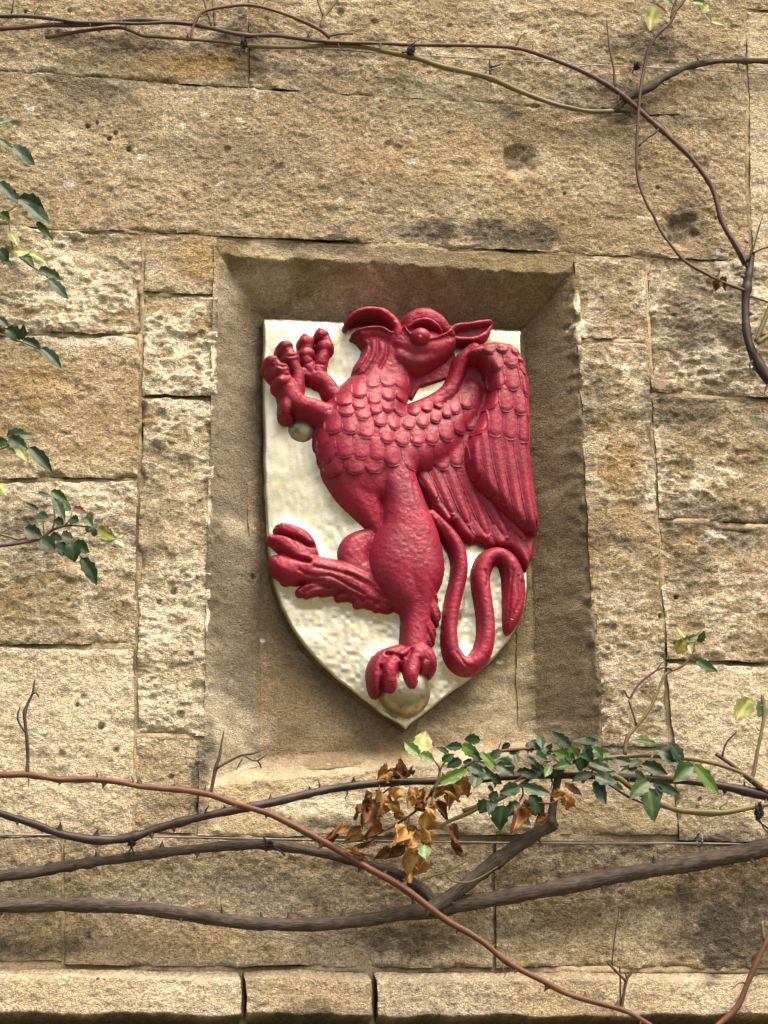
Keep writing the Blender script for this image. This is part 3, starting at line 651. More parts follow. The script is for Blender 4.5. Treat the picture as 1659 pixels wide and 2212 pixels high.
# fore limbs
G.stroke([(520, 580, 73, 30), (440, 510, 61, 32), (400, 455, 52, 32), (350, 415, 61, 32), (320, 380, 57, 32)], k=3)
G.stroke([(320, 420, 47, 30), (270, 400, 41, 30), (235, 395, 40, 30)], k=3)
G.stroke([(355, 390, 52, 32), (372, 330, 43, 34), (388, 280, 41, 33), (396, 240, 43, 34), (382, 205, 35, 32), (368, 185, 31, 32), (362, 172, 21, 24)], k=1)
G.stroke([(310, 380, 47, 32), (290, 330, 43, 33), (290, 280, 41, 33), (296, 245, 41, 34), (286, 222, 35, 32), (280, 205, 23, 26)], k=1)
G.stroke([(460, 640, 98, 40), (390, 620, 75, 44), (320, 590, 61, 46), (260, 575, 63, 48), (215, 540, 71, 50), (190, 480, 64, 50)], k=4)
G.stroke([(230, 520, 57, 46), (240, 430, 48, 46), (215, 360, 46, 48), (195, 310, 46, 48), (178, 280, 43, 46), (168, 258, 35, 38), (160, 246, 21, 28)], k=1)
G.stroke([(190, 490, 57, 50), (165, 430, 48, 52), (145, 395, 43, 52), (112, 365, 43, 50), (92, 345, 33, 42), (82, 335, 18, 32)], k=1)
G.stroke([(150, 430, 47, 46), (110, 400, 38, 44), (85, 370, 27, 36)], k=1.5)
G.stroke([(200, 540, 57, 46), (180, 600, 43, 46), (180, 635, 33, 40), (200, 650, 21, 28)], k=2)
for (x, y, r, h) in [(392, 262, 46, 36), (375, 200, 38, 35), (292, 300, 43, 35), (290, 235, 41, 36), (205, 335, 49, 51), (175, 272, 43, 49), (150, 400, 50, 54), (160, 460, 48, 54), (100, 352, 41, 51)]:
    G.stroke([(x-8, y, r*1.05, h), (x+8, y, r*1.05, h)], k=2)
# neck and head
G.stroke([(735, 450, 142, 44), (745, 360, 125, 40), (765, 280, 95, 40)], k=8)
G.poly([(520, 150), (600, 100), (740, 130), (760, 260), (640, 270), (565, 210)], 9, 5, k=2)
G.poly([(534, 198), (556, 178), (600, 166), (690, 164), (760, 205), (820, 300), (780, 440), (640, 470), (545, 440), (538, 392), (548, 358), (582, 305), (594, 266), (568, 232), (545, 212)], 41, 11, k=3, lift=.3)
G.stroke([(536, 204, 8, 32), (560, 190, 15, 42), (610, 180, 17, 46), (680, 180, 18, 48), (740, 206, 22, 50)], k=1.5)
G.stroke([(790, 230, 95, 50), (870, 260, 125, 54), (950, 260, 115, 54), (1020, 250, 75, 48), (1060, 240, 45, 42)], k=4)
G.stroke([(800, 320, 75, 48), (870, 345, 72, 50), (940, 320, 70, 48), (1000, 290, 55, 44)], k=3)
G.stroke([(840, 170, 45, 52), (860, 130, 62, 56), (920, 118, 72, 60), (985, 145, 66, 58), (1035, 185, 45, 52), (1065, 210, 32, 46)], k=3)
G.stroke([(500, 152, 9, 34), (511, 132, 18, 41), (540, 104, 24, 48), (590, 86, 27, 53), (650, 86, 29, 55), (705, 104, 36, 56), (750, 145, 44, 54), (775, 200, 48, 53), (775, 250, 46, 50)], k=1.5)
G.stroke([(806, 180, 15, 55), (830, 218, 17, 58), (880, 245, 18, 60), (940, 250, 18, 59), (1000, 232, 16, 56), (1060, 200, 15, 52)], k=1)
G.stroke([(834, 178, 16, 56), (870, 156, 20, 62), (925, 150, 20, 64), (975, 174, 18, 61), (1005, 205, 14, 56)], k=4)
# recess under the jaw
G.poly([(820, 360), (1000, 320), (1095, 275), (1110, 340), (1060, 425), (985, 446), (905, 470), (866, 540), (815, 500)], 11, 4, k=2)
# ear
G.poly([(1060, 180), (1150, 160), (1280, 125), (1292, 145), (1270, 190), (1215, 232), (1060, 240)], 22, 6, k=2)
G.stroke([(1062, 180, 26, 40), (1100, 160, 24, 40), (1160, 152, 20, 38), (1220, 142, 24, 38), (1275, 134, 17, 34), (1288, 142, 10, 26)], k=1.5)
G.stroke([(1060, 225, 26, 38), (1130, 232, 22, 37), (1200, 226, 24, 36), (1250, 200, 24, 34), (1274, 168, 16, 32), (1288, 140, 10, 26)], k=1.5)
# tail
G.stroke(B([(960, 140, 40, 40), (1010, 190, 44, 38), (1062, 245, 48, 36), (1105, 315, 50, 36), (1122, 400, 48, 36), (1110, 490, 47, 35), (1088, 580, 46, 34), (1072, 680, 45, 34), (1066, 780, 47, 34), (1080, 870, 52, 34), (1122, 928, 58, 35), (1180, 938, 58, 35), (1232, 888, 56, 35), (1262, 800, 52, 35), (1264, 700, 51, 35), (1252, 600, 52, 35), (1238, 510, 54, 35), (1238, 440, 55, 35), (1265, 375, 54, 35), (1322, 348, 50, 35), (1378, 380, 56, 35), (1408, 450, 64, 34), (1416, 530, 66, 34), (1412, 610, 60, 34), (1398, 690, 46, 30), (1384, 745, 26, 24), (1378, 772, 8, 14)]), k=1, p=2.4)
# wrinkles: fur on the far leg, tuft of the tail, folds
def gloc(x, y, h): 
    a, b = gp(x, y); w = PN(a, b, SF+.001*h*.6); return float(w[0]), float(w[2])
def groove(pts, depth, width, h=32):
    c = cr_spline([(a, b, 0) for a, b in pts], 8); a_, b_ = gp(c[:, 0], c[:, 1]); w = PN(a_, b_, SF+.001*h*.6)
    cx, cz = w[:, 0], w[:, 2]; mr = width*3*.001
    i0 = max(0, int((gz1-cz.max()-mr)/GS)); i1 = min(gnz, int((gz1-cz.min()+mr)/GS)+2); j0 = max(0, int((cx.min()-mr-gx0)/GS)); j1_ = min(gnx, int((cx.max()+mr-gx0)/GS)+2)
    sl = (slice(i0, i1), slice(j0, j1_)); X, Z = GX[sl], GZ[sl]; d = np.full(X.shape, 9.0)
    for a, b in zip(cx, cz): d = np.minimum(d, np.hypot(X-a, Z-b))
    G.h[sl] = G.h[sl]-np.where(G.h[sl] > 0, depth*.001*np.exp(-(d/(width*.001))**2), 0)
for g_ in ([(250, 440), (330, 470), (420, 470), (520, 520), (600, 560)], [(230, 490), (330, 500), (450, 530), (540, 570)], [(330, 420), (430, 440), (540, 470), (640, 530), (700, 590)], [(280, 540), (340, 520), (420, 520)], [(420, 570), (500, 545), (600, 590)], [(560, 480), (640, 520), (710, 580)], [(560, 620), (620, 585), (700, 620)],
           [(500, 450), (590, 480), (660, 520)], [(250, 520), (300, 490), (380, 490)], [(640, 640), (680, 600), (740, 620)]):
    groove([(a, b+1030) for a, b in g_], 3.2, 2.6)
for g_ in ([(345, 300), (300, 300), (235, 262), (150, 238), (90, 228)], [(300, 390), (230, 372), (175, 338), (130, 318), (90, 312)]):
    groove([(a, b+1030) for a, b in g_], 11, 3.4, 30)
for g_ in ([(1400, 440), (1390, 520), (1385, 620), (1380, 700)], [(1430, 470), (1425, 540), (1430, 600), (1400, 690)], [(1370, 420), (1375, 500), (1365, 600)], [(1450, 500), (1450, 580), (1425, 650)], [(1100, 880), (1150, 950), (1200, 960)], [(1250, 440), (1265, 480), (1258, 520)], [(1060, 900), (1110, 960), (1170, 985)]):
    groove([(a, b+1030) for a, b in g_], 2.6, 2.0)
for g_ in ([(552, 150), (600, 134), (660, 132), (712, 148), (738, 180)],):
    groove(g_, 16, 4.0, 34)
for g_ in ([(860, 1000), (870, 1080), (905, 1160), (960, 1230)], [(960, 1130), (1000, 1180), (1040, 1250)]): groove(g_, 2.0, 3.5, 50)
for g_ in ([(720, 260), (715, 320), (680, 390)], [(670, 240), (668, 310), (630, 380), (600, 420)], [(625, 235), (630, 290), (605, 350), (570, 400)]): groove(g_, 4.0, 3.0, 34)
groove([(610, 222), (660, 216), (715, 235)], 6, 5, 34)
for g_ in ([(790, 330), (850, 370), (930, 370), (1000, 330)], [(820, 300), (880, 320), (960, 300)], [(880, 390), (940, 370), (1000, 340)]): groove(g_, .8, 2.2, 42)
for g_ in ([(720, 890), (770, 900), (800, 930), (790, 960)], [(690, 960), (700, 1010), (690, 1070)], [(790, 960), (795, 1010), (790, 1060)], [(900, 930), (900, 980), (890, 1020)], [(850, 870), (830, 900), (800, 915)]): groove([(a, b+1030) for a, b in g_], 6.5, 2.8, 44)
for g_ in ([(345, 340), (380, 350), (420, 340)], [(255, 330), (290, 345), (320, 335)], [(345, 320), (335, 360), (340, 380)], [(160, 310), (195, 330), (235, 320)], [(110, 420), (150, 440), (190, 430)], [(130, 380), (160, 390), (190, 380)]): groove(g_, 2.5, 2.0, 44)
def box(a, r):
    for ax in (0, 1):
        c = np.cumsum(np.concatenate([np.repeat(np.take(a, [0], ax), r+1, ax), a, np.repeat(np.take(a, [-1], ax), r, ax)], ax), ax)
        n_ = a.shape[ax]; a = (np.take(c, range(2*r+1, 2*r+1+n_), ax)-np.take(c, range(0, n_), ax))/(2*r+1)
    return a
MASK = (G.sd <= 0).astype(float)
for _ in range(3): MASK = box(MASK, 8)
def samp_mask(x, z):
    i = np.clip((gz1-z)/GS, 0, gnz-1.01); j = np.clip((x-gx0)/GS, 0, gnx-1.01); a, b = i.astype(int), j.astype(int); u, v = i-a, j-b
    return (MASK[a, b]*(1-v)+MASK[a, b+1]*v)*(1-u)+(MASK[a+1, b]*(1-v)+MASK[a+1, b+1]*v)*u
board()
griffin = relief_mesh('griffin', G, shield, M_RED)
griffin['label'] = 'red rearing griffin carved in relief with beak, talons and looped tail'

# wings
WF = Relief()
WF.poly([(840, 880), (1000, 860), (1180, 850), (1300, 1050), (1440, 1200), (1535, 1268), (1520, 1380), (1482, 1462), (1450, 1405), (1390, 1335), (1290, 1335), (1225, 1300), (1185, 1312), (1130, 1262), (1095, 1200), (1045, 1205), (1000, 1140), (950, 1080), (895, 990)], 19, 8)
wing_far = relief_mesh('wing', WF, shield, M_RED)
WN = Relief()
def wn_h(X, Z):
    return .058-.014*sstep(.0, .25, (gz1-.12)-Z)
WN.poly([(1118, 318), (1140, 280), (1190, 246), (1290, 226), (1390, 238), (1440, 280), (1475, 350), (1495, 450), (1505, 600), (1508, 800), (1522, 950), (1540, 1080), (1556, 1190), (1552, 1245), (1530, 1275), (1480, 1262), (1430, 1230), (1380, 1180), (1300, 1095), (1230, 1035), (1175, 960), (1148, 880), (1150, 800), (1180, 720), (1220, 640), (1252, 575), (1270, 500), (1262, 420), (1215, 352), (1145, 345)], 46, 17, hfun=wn_h)
wing_near = relief_mesh('wing', WN, shield, M_RED)
wing_near['label'] = 'near folded wing with rows of scale feathers and long quills'
wing_far['label'] = 'far wing showing below the near one'

def samp(R, x, z):
    fi = np.clip((gz1-z)/GS, 0, gnz-1.01); fj = np.clip((x-gx0)/GS, 0, gnx-1.01)
    i, j = fi.astype(int), fj.astype(int); a, b = fi-i, fj-j
    hh = np.maximum(R.h, 0)
    return (hh[i, j]*(1-b)+hh[i, j+1]*b)*(1-a)+(hh[i+1, j]*(1-b)+hh[i+1, j+1]*b)*a
def feather(R, x0, y0, x1, y1, w, parent, t=3.0, hl=40, longf=False, n=13, m=9, root=.0):
    ax, az = gloc(x0, y0, hl); bx, bz = gloc(x1, y1, hl)
    L = math.hypot(bx-ax, bz-az); dx, dz = (bx-ax)/L, (bz-az)/L; nx_, nz_ = -dz, dx
    n = 26 if longf else 17
    # rows end in a rounded tip: the axis stretches as a half ellipse
    a0 = 1-min(.5, (w*KG*.5*.85)/L) if not longf else 1-min(.35, w*KG*.75/L)
    b = np.linspace(-1, 1, m)[None, :]
    a = np.linspace(-.12, 1, n)[:, None]
    aa = np.where(a < 0, a, 0)+np.where(a >= 0, a, 0)*(a0+(1-a0)*np.sqrt(np.maximum(1-np.abs(b)**2.3, 0)))
    wid = w*KG*.5*(1-.10*np.clip(-a*6, 0, 1))*np.where(a > .6, 1-.06*(a-.6)/.4, 1)*(1.02 if not longf else (1-.28*np.clip(a, 0, 1)**2))
    jit = .0006
    x = ax+dx*aa*L+nx_*b*wid+jit*noise(aa*7+ax*500, b*3, 2); z = az+dz*aa*L+nz_*b*wid+jit*noise(aa*7+az*500, b*3+5, 3)
    base = samp(R, x, z)
    # keep the slope off the outline so that pieces at the rim do not dive
    axx = ax+dx*aa*L+0*b; azz = az+dz*aa*L+0*b
    cen = samp(R, axx*.35+x*.65, azz*.35+z*.65)
    base = np.maximum(base, cen-.006)
    prof = t*.001*(np.clip(.15+.95*np.clip(aa, 0, 1), 0, 1.05))*(1-.75*np.abs(b)**2.2)
    if longf:
        prof = prof*.9+.0014*np.exp(-(b/.16)**2)*np.clip(1.1-aa, 0, 1)
    prof = prof+np.where(a < 0, a*.02, 0)+.0003*noise(x*220, z*220, 6)
    tipd = sstep(.88, 1.0, np.clip(a, 0, 1)); prof = prof*(1-.42*tipd**1.5)-np.where(longf, 0, .0006)*tipd
    h = base+prof
    V = np.stack([x, -(SF+h), z], -1).reshape(-1, 3)
    Fc = grid_faces(n, m)
    # orientation towards -y
    e1, e2 = V[1]-V[0], V[m]-V[0]
    if np.cross(e1, e2)[1] > 0: Fc = Fc[:, ::-1]
    ring = border_ring(n, m)
    V, Fc2 = add_skirt(V, Fc, ring, .0045)
    return mesh_obj('feather', V, Fc2, M_RED, parent)
# scale feathers on the breast and neck (root x, y -> tip x, y, width)
BODY = [(640, 425, 640, 505, 78), (725, 420, 727, 495, 84), (800, 420, 805, 500, 78), (570, 470, 565, 560, 80), (650, 490, 645, 600, 78), (730, 490, 725, 570, 80), (800, 490, 805, 560, 75),
        (490, 530, 485, 600, 85), (570, 550, 560, 625, 85), (500, 580, 495, 660, 92), (590, 580, 582, 685, 84), (655, 570, 655, 650, 78), (722, 555, 718, 632, 80), (795, 560, 795, 640, 78), (870, 565, 870, 632, 75), (940, 550, 940, 612, 70), (1005, 525, 1005, 590, 64),
        (430, 620, 430, 745, 84), (515, 640, 515, 758, 90), (600, 665, 600, 785, 86), (682, 615, 680, 715, 80), (758, 630, 756, 728, 76), (836, 625, 836, 718, 78), (915, 605, 916, 706, 74), (985, 590, 985, 676, 68), (1050, 560, 1050, 640, 66),
        (372, 700, 372, 800, 70), (395, 760, 402, 885, 82), (482, 745, 490, 882, 92), (572, 765, 580, 892, 90), (655, 775, 662, 905, 84), (718, 700, 716, 808, 86), (800, 705, 800, 815, 82), (880, 695, 885, 808, 76), (960, 680, 965, 798, 78), (1040, 655, 1050, 772, 80), (1115, 620, 1125, 724, 74), (1175, 590, 1190, 690, 72), (1085, 540, 1095, 620, 70), (1150, 500, 1165, 590, 70),
        (430, 860, 440, 960, 96), (540, 865, 550, 965, 104), (640, 860, 652, 960, 104), (742, 800, 750, 926, 88), (830, 800, 868, 936, 92), (925, 790, 950, 926, 88), (1020, 770, 1032, 912, 84), (1105, 740, 1112, 892, 78)]
for a in sorted(BODY, key=lambda q_: q_[3]):
    feather(G, *a[:4], a[4]*1.12, griffin, t=5.8 if a[3] > 520 else 3.8, hl=44)
NEAR = [(1180, 265, 1195, 330, 70), (1250, 250, 1262, 330, 75), (1325, 245, 1335, 325, 75), (1395, 255, 1410, 335, 75), (1290, 320, 1305, 418, 78), (1365, 300, 1385, 405, 78), (1430, 300, 1445, 372, 62), (1292, 400, 1308, 512, 78), (1370, 390, 1392, 528, 80), (1445, 360, 1470, 445, 58), (1450, 420, 1472, 555, 62),
        (1270, 490, 1272, 616, 78), (1350, 500, 1350, 640, 78), (1425, 520, 1430, 656, 76), (1482, 530, 1486, 680, 40), (1215, 600, 1208, 748, 82), (1296, 600, 1295, 770, 78), (1375, 620, 1375, 786, 78), (1450, 640, 1450, 802, 72), (1494, 660, 1494, 810, 30)]
for a in sorted(NEAR, key=lambda q_: q_[3]): feather(WN, *a[:4], a[4]*1.08, wing_near, t=6.0, hl=42)
for a in [(1182, 735, 1200, 985, 60), (1226, 745, 1280, 1070, 66), (1290, 760, 1360, 1130, 68), (1354, 775, 1434, 1212, 70), (1422, 785, 1508, 1264, 72), (1486, 795, 1548, 1236, 58)]:
    feather(WN, *a, wing_near, t=7.5, hl=40, longf=True)
for a in [(890, 890, 1000, 1090, 66), (965, 880, 1085, 1165, 70), (1040, 870, 1172, 1225, 74), (1115, 850, 1272, 1285, 80), (1175, 890, 1375, 1292, 80), (1275, 1040, 1470, 1300, 76), (1010, 1110, 1062, 1202, 74), (1090, 1180, 1168, 1290, 90), (1205, 1200, 1258, 1305, 90), (1310, 1220, 1350, 1325, 94), (1415, 1240, 1480, 1445, 84)]:
    feather(WF, *a, wing_far, t=8.5, hl=22, longf=True)
# eye
def dome(name, c, r, sy, mat, parent, n=20, m=12, squash=1.0):
    V = []; 
    for i in range(m+1):
        th = math.pi*i/m
        for j in range(n):
            ph = 2*math.pi*j/n
            k_ = 1+(.035*float(fbm(np.array(3*math.sin(th)*math.cos(ph)+5), np.array(3*math.sin(th)*math.sin(ph)+th), 3, 3)) if mat is M_SILVER else 0)
            V.append((c[0]+r*k_*math.sin(th)*math.cos(ph), c[1]-sy*k_*math.cos(th), c[2]+r*k_*squash*math.sin(th)*math.sin(ph)))
    Fc = np.array([(i*n+j, i*n+(j+1) % n, (i+1)*n+(j+1) % n, (i+1)*n+j) for i in range(m) for j in range(n)])
    return mesh_obj(name, np.array(V), Fc, mat, parent)
ex, ey = gp(910, 195); e = P(ex, ey, SF+.0565); eye = dome('eye', e, 57*KG, .0190, M_RED, griffin, squash=.84)
e2 = P(ex-1, ey, SF+.0745); dome('pupil', e2, 13*KG, .0032, M_RED, griffin)
# silver balls
ox_, oy_ = gp(822, 1030+1075)
dome('ball', P(ox_, oy_, SF+.008), 142*KG, .036, M_SILVER, shield, 40, 24)['label'] = 'silver ball gripped by the near hind paw'
ox_, oy_ = gp(272, 690)
dome('ball', P(ox_, oy_, SF-.002), 86*KG, .011, M_SILVER, shield, 32, 18)['label'] = 'small silver ball below the front talon'

# ================================================================== CLIMBING ROSE: canes, twigs, leaves; wires
def tube(name, pts, mat, parent, sides=9, rough=.06, step=7, knots=(), cap=True, out=.03):
    """pts: (px, py, radius px[, out m])"""
    q = [(a[0], a[1], a[2], a[3] if len(a) > 3 else out) for a in pts]
    c = cr_spline(q, step)
    w = PN(c[:, 0], c[:, 1], c[:, 3]); r = np.maximum(c[:, 2], .4)/PXM
    L = np.concatenate([[0], np.cumsum(np.linalg.norm(np.diff(w, axis=0), axis=1))])
    sd_ = random.random()*90
    r = r*(1+rough*noise(L*40+sd_, L*0, 3)+rough*.6*noise(L*130+sd_, L*0, 4))
    for (kx, ky, amp) in knots:
        d = np.hypot(c[:, 0]-kx, c[:, 1]-ky); r = r*(1+amp*np.exp(-(d/10)**2))
    tg = np.gradient(w, axis=0); tg /= np.linalg.norm(tg, axis=1)[:, None]+1e-9
    ref = np.array([0, -1.0, 0]); s1 = np.cross(tg, ref); s1 /= np.linalg.norm(s1, axis=1)[:, None]+1e-9; s2 = np.cross(s1, tg)
    th = np.linspace(0, 2*math.pi, sides, endpoint=False)
    rr = r[:, None]*(1+rough*1.2*noise(L[:, None]*60+sd_, np.cos(th)[None]*1.5+3*np.sin(th)[None], 6))
    if mat is M_BARK: rr = rr*(1+.075*noise(L[:, None]*32+sd_, th[None]*3.2, 2)+.05*noise(L[:, None]*90+sd_, th[None]*5, 5))
    V = w[:, None]+rr[..., None]*(np.cos(th)[None, :, None]*s1[:, None]+np.sin(th)[None, :, None]*s2[:, None])
    n = len(w); uv = np.stack([np.repeat((np.abs(th-math.pi)/math.pi)[None], n, 0), np.repeat(L[:, None], sides, 1)], -1).reshape(-1, 2)
    V = V.reshape(-1, 3)
    Fc = [(i*sides+j, i*sides+(j+1) % sides, (i+1)*sides+(j+1) % sides, (i+1)*sides+j) for i in range(n-1) for j in range(sides)]
    if cap: Fc = Fc+[tuple(range(sides-1, -1, -1)), tuple((n-1)*sides+j for j in range(sides))]
    o = mesh_obj(name, V, Fc, mat, parent, True, uv=uv*np.array([[.012, 1]]) if False else uv)
    return o, c
def mk_thorn():
    V = []; Fc = []; lv = [(0, .55, .28, 0), (.3, .30, .18, .02), (.65, .14, .10, .08), (1.0, .012, .012, .20)]
    for (y, a, b, s) in lv:
        for j in range(6):
            t = 2*math.pi*j/6; V.append((a*math.cos(t)+s, y, b*math.sin(t)))
    for i in range(3):
        for j in range(6): Fc.append((i*6+j, i*6+(j+1) % 6, (i+1)*6+(j+1) % 6, (i+1)*6+j))
    me = bpy.data.meshes.new('thorn'); me.from_pydata(V, [], Fc); me.update(); me.polygons.foreach_set('use_smooth', [True]*len(Fc)); return me
TH = {}
def thorn(parent, pt, along, side, size, mat, up_=None):
    """pt world, along stem direction, side = outward direction"""
    if mat.name not in TH:
        me = mk_thorn(); me.materials.append(mat); TH[mat.name] = me
    o = bpy.data.objects.new('thorn', TH[mat.name])
    y = side.normalized(); x = (along-along.dot(y)*y).normalized(); z = x.cross(y)
    mtx = Matrix(((x.x, y.x, z.x), (x.y, y.y, z.y), (x.z, y.z, z.z)))
    off = Vector((0, 0, 0)); p = parent
    while p is not None: off += Vector(p.location); p = p.parent
    COL.objects.link(o); o.parent = parent
    o.matrix_basis = Matrix.Translation(pt-off) @ mtx.to_4x4() @ Matrix.Scale(size, 4)
    return o
def thorns(parent, c, mat, n, size=9, lo=0.02, hi=.98, ts=None):
    for k in range(n):
        i = int(len(c)*(lo+(hi-lo)*((k+.2+.6*random.random())/n))); i = min(max(i, 1), len(c)-2)
        a = P(c[i-1][0], c[i-1][1], c[i-1][3]); b = P(c[i+1][0], c[i+1][1], c[i+1][3]); p = P(c[i][0], c[i][1], c[i][3])
        d = (b-a).normalized(); sgn = 1 if random.random() < .6 else -1
        side = (Vector((0, -1, 0)).cross(d)*sgn); side = side*-1 if False else side
        side = (side+Vector((0, -.5*random.random(), 0))).normalized()
        thorn(parent, p+side*(c[i][2]/PXM*.8), d*random.choice((-1, 1)), side, (1.35*size*(.7+.6*random.random()))/PXM, mat)

def mk_leaf(seed, dead=False, n=9, m=7):
    r = random.Random(seed); V = []; vein = []
    bend = r.uniform(-.25, .35); fold = r.uniform(.10, .34); tw = r.uniform(-.35, .35); cur = r.uniform(-.12, .12)
    for i in range(n):
        a = i/(n-1)
        wd = (math.sin(math.pi*min(1, a**.82))**.75)*(1-.12*a)*.5 if 0 < a < 1 else .012
        for j in range(m):
            b = -1+2*j/(m-1)
            ser = 1.0
            if abs(b) > .99 and 0 < i < n-1: ser = 1+(.13 if i % 2 else -.10)
            x = b*wd*ser; y = a+(-.05*abs(b) if abs(b) > .9 else 0)*(1 if i % 2 else -1)*.4
            z = fold*abs(x)*1.3-bend*(a-.3)**2+.03*math.sin(a*14+abs(b)*3+seed)*abs(b)
            x2 = x*math.cos(tw*a)+z*math.sin(tw*a)*.5+cur*math.sin(a*2.6); z2 = z-x*math.sin(tw*a)
            if dead:
                z2 += .20*math.sin(a*7+seed*1.7+b*2.2)*(.35+abs(b))+.55*abs(x)**1.1*(1 if seed % 2 else -.8)+.12*math.sin(b*5+seed)
                x2 *= .8+.2*math.cos(a*5+seed); y += .07*math.sin(b*4+a*6+seed)
            V.append((x2, y, z2)); vein.append(1.0 if j == m//2 else 0.0)
    # petiole
    Fc = [(i*m+j, i*m+j+1, (i+1)*m+j+1, (i+1)*m+j) for i in range(n-1) for j in range(m-1)]
    k = len(V); pr = .016
    for (py_, ) in ((-.16,), (.12,)):
        for (dx, dz) in ((pr, 0), (-pr*.6, pr), (-pr*.6, -pr)): V.append((dx, py_, dz-.012)); vein.append(.6)
    for j in range(3): Fc.append((k+j, k+(j+1) % 3, k+3+(j+1) % 3, k+3+j))
    me = bpy.data.meshes.new('leaf'); me.from_pydata(V, [], Fc); me.update(); me.polygons.foreach_set('use_smooth', [True]*len(Fc))
    a_ = me.attributes.new('vein', 'FLOAT', 'POINT'); a_.data.foreach_set('value', vein)
    return me
LEAFM = {}
def leaf_mesh(kind):
    dead = kind in 'otk'; s = random.randrange(6); key = (kind, s)
    if key not in LEAFM:
        me = mk_leaf(s+(20 if dead else 0)+ord(kind), dead, 9 if not dead else 16, 7 if not dead else 9); me.materials.append(LM[kind]); LEAFM[key] = me
    return LEAFM[key]
def leaf(parent, bx, by, tx, ty, w, kind, out=.05, tip=None):
    a = P(bx, by, out); b = P(tx, ty, out if tip is None else tip); d = b-a; L = d.length
    y = d.normalized(); nrm = Vector((random.uniform(-.3, .3), -1, random.uniform(-.15, .4))); 
    if kind in 'otk': nrm = Vector((random.uniform(-.8, .8), -1, random.uniform(-.5, .6)))
    z = (nrm-nrm.dot(y)*y).normalized(); x = y.cross(z)
    o = bpy.data.objects.new('leaf', leaf_mesh(kind))
    wpx = w/PXM
    mtx = Matrix(((x.x*wpx, y.x*L, z.x*min(wpx, L)), (x.y*wpx, y.y*L, z.y*min(wpx, L)), (x.z*wpx, y.z*L, z.z*min(wpx, L)))).to_4x4()
    off = Vector((0, 0, 0)); p = parent
    while p is not None: off += Vector(p.location); p = p.parent
    COL.objects.link(o); o.parent = parent; o.matrix_basis = Matrix.Translation(a-off) @ mtx
    return o
ZONES = {'K': (1062, 1548, .36), 'M': (597, 1548, .32), 'R': (1062, 1062, .36), 'A': (0, 0, .5), 'L': (0, 464, .34), 'V': (0, 1062, .36), 'T': (830, 0, .5)}
def zp(zn, x, y): a, b, s = ZONES[zn]; return a+s*x, b+s*y
def leaves(parent, zn, lst, out=.05):
    s = ZONES[zn][2]
    for (bx, by, tx, ty, w, kind) in lst:
        a = zp(zn, bx, by); b = zp(zn, tx, ty); o_ = out+random.uniform(-.012, .014)
        leaf(parent, *a, *b, w*s*(1.45 if kind in 'otk' else 1.12), kind, o_, o_+random.uniform(-.010, .016))

def cane(name, label, pts, mat, group='canes of the climbing rose', out=.03, nth=6, ths=9, knots=(), sides=10, rough=.10, cat='rose branch', tm=None):
    p0 = pts[len(pts)//2]
    root = empty(name, P(p0[0], p0[1], 0)); tag(root, label, cat, group)
    o, c = tube('stem', pts, mat, root, 22 if mat is M_BARK else sides, rough, step=4 if mat is M_BARK else 6, knots=knots, out=out)
    if nth: thorns(root, c, tm or mat, nth, ths)
    for k in range(max(2, nth//3)):                      # dormant spurs and broken side twigs
        i = random.randrange(3, len(c)-3); x, y, r_, o_ = c[i]; dx, dy = c[i+2][0]-c[i-2][0], c[i+2][1]-c[i-2][1]; l_ = math.hypot(dx, dy)+1e-6
        sg = random.choice((-1, 1)); nx, ny = -dy/l_*sg, dx/l_*sg; ln = random.uniform(9, 26)+r_; bx = random.uniform(-.5, .5)
        twig(root, [(x, y, max(1.3, r_*.35), o_), (x+nx*ln*.5+dx/l_*ln*.15, y+ny*ln*.5+dy/l_*ln*.15, max(1.1, r_*.25), o_+.003), (x+nx*ln*.8+dx/l_*ln*(.3+bx), y+ny*ln*.8+dy/l_*ln*(.3+bx), 1.0, o_+.005), (x+nx*ln+dx/l_*ln*(.3+bx), y+ny*ln+dy/l_*ln*(.4+bx), .7, o_+.004)], mat, o_, 5, .2)
    return root
def twig(parent, pts, mat, out=.03, sides=6, rough=.08, name='twig'):
    return tube(name, pts, mat, parent, sides, rough, out=out)[0]

# ---- upper canes
c1 = cane('rose_cane', 'long reddish brown cane arching from top left down to the right edge', [(-60, 66, 5.5), (0, 62, 5.5), (60, 58, 5.5), (110, 54, 5.5), (200, 53, 5), (290, 43, 5), (400, 51, 5), (450, 60, 5), (530, 76, 5), (600, 77, 4.6), (700, 90, 4.6), (830, 94, 4.4), (890, 97, 4.3), (1000, 98, 4.3), (1110, 103, 4.6), (1180, 123, 5), (1260, 155, 5.5), (1330, 195, 6), (1400, 255, 6.2), (1450, 300, 6), (1500, 350, 6), (1540, 410, 6), (1560, 480, 6), (1590, 530, 7), (1612, 570, 9)], M_PURP, out=.028, nth=14, ths=9, knots=((1430, 275, .35), (1110, 103, .3), (530, 76, .3)))
twig(c1, [(1110, 104, 2.6), (1118, 92, 2.2), (1126, 78, 1.8), (1140, 70, 1)], M_PURP, .03)
twig(c1, [(1328, 190, 3), (1326, 150, 2.8), (1318, 110, 2.4), (1313, 70, 1.8), (1310, 40, 1)], M_PURP, .03)
twig(c1, [(1380, 316, 2.6), (1395, 300, 2.6), (1414, 288, 3), (1425, 276, 3)], M_PURP, .03)
c2 = cane('rose_cane', 'thin dark purple cane running just above the reddish one at top left', [(-60, 36, 4.6), (0, 35, 4.6), (60, 35, 4.6), (110, 40, 4.4), (170, 48, 4), (225, 49, 4), (300, 51, 3.8), (370, 48, 3.6), (415, 52, 3.4)], M_DARK, out=.034, nth=5, ths=7)
twig(c2, [(25, 30, 2), (28, 12, 1.8), (30, -6, 1.5)], M_DARK, .034)
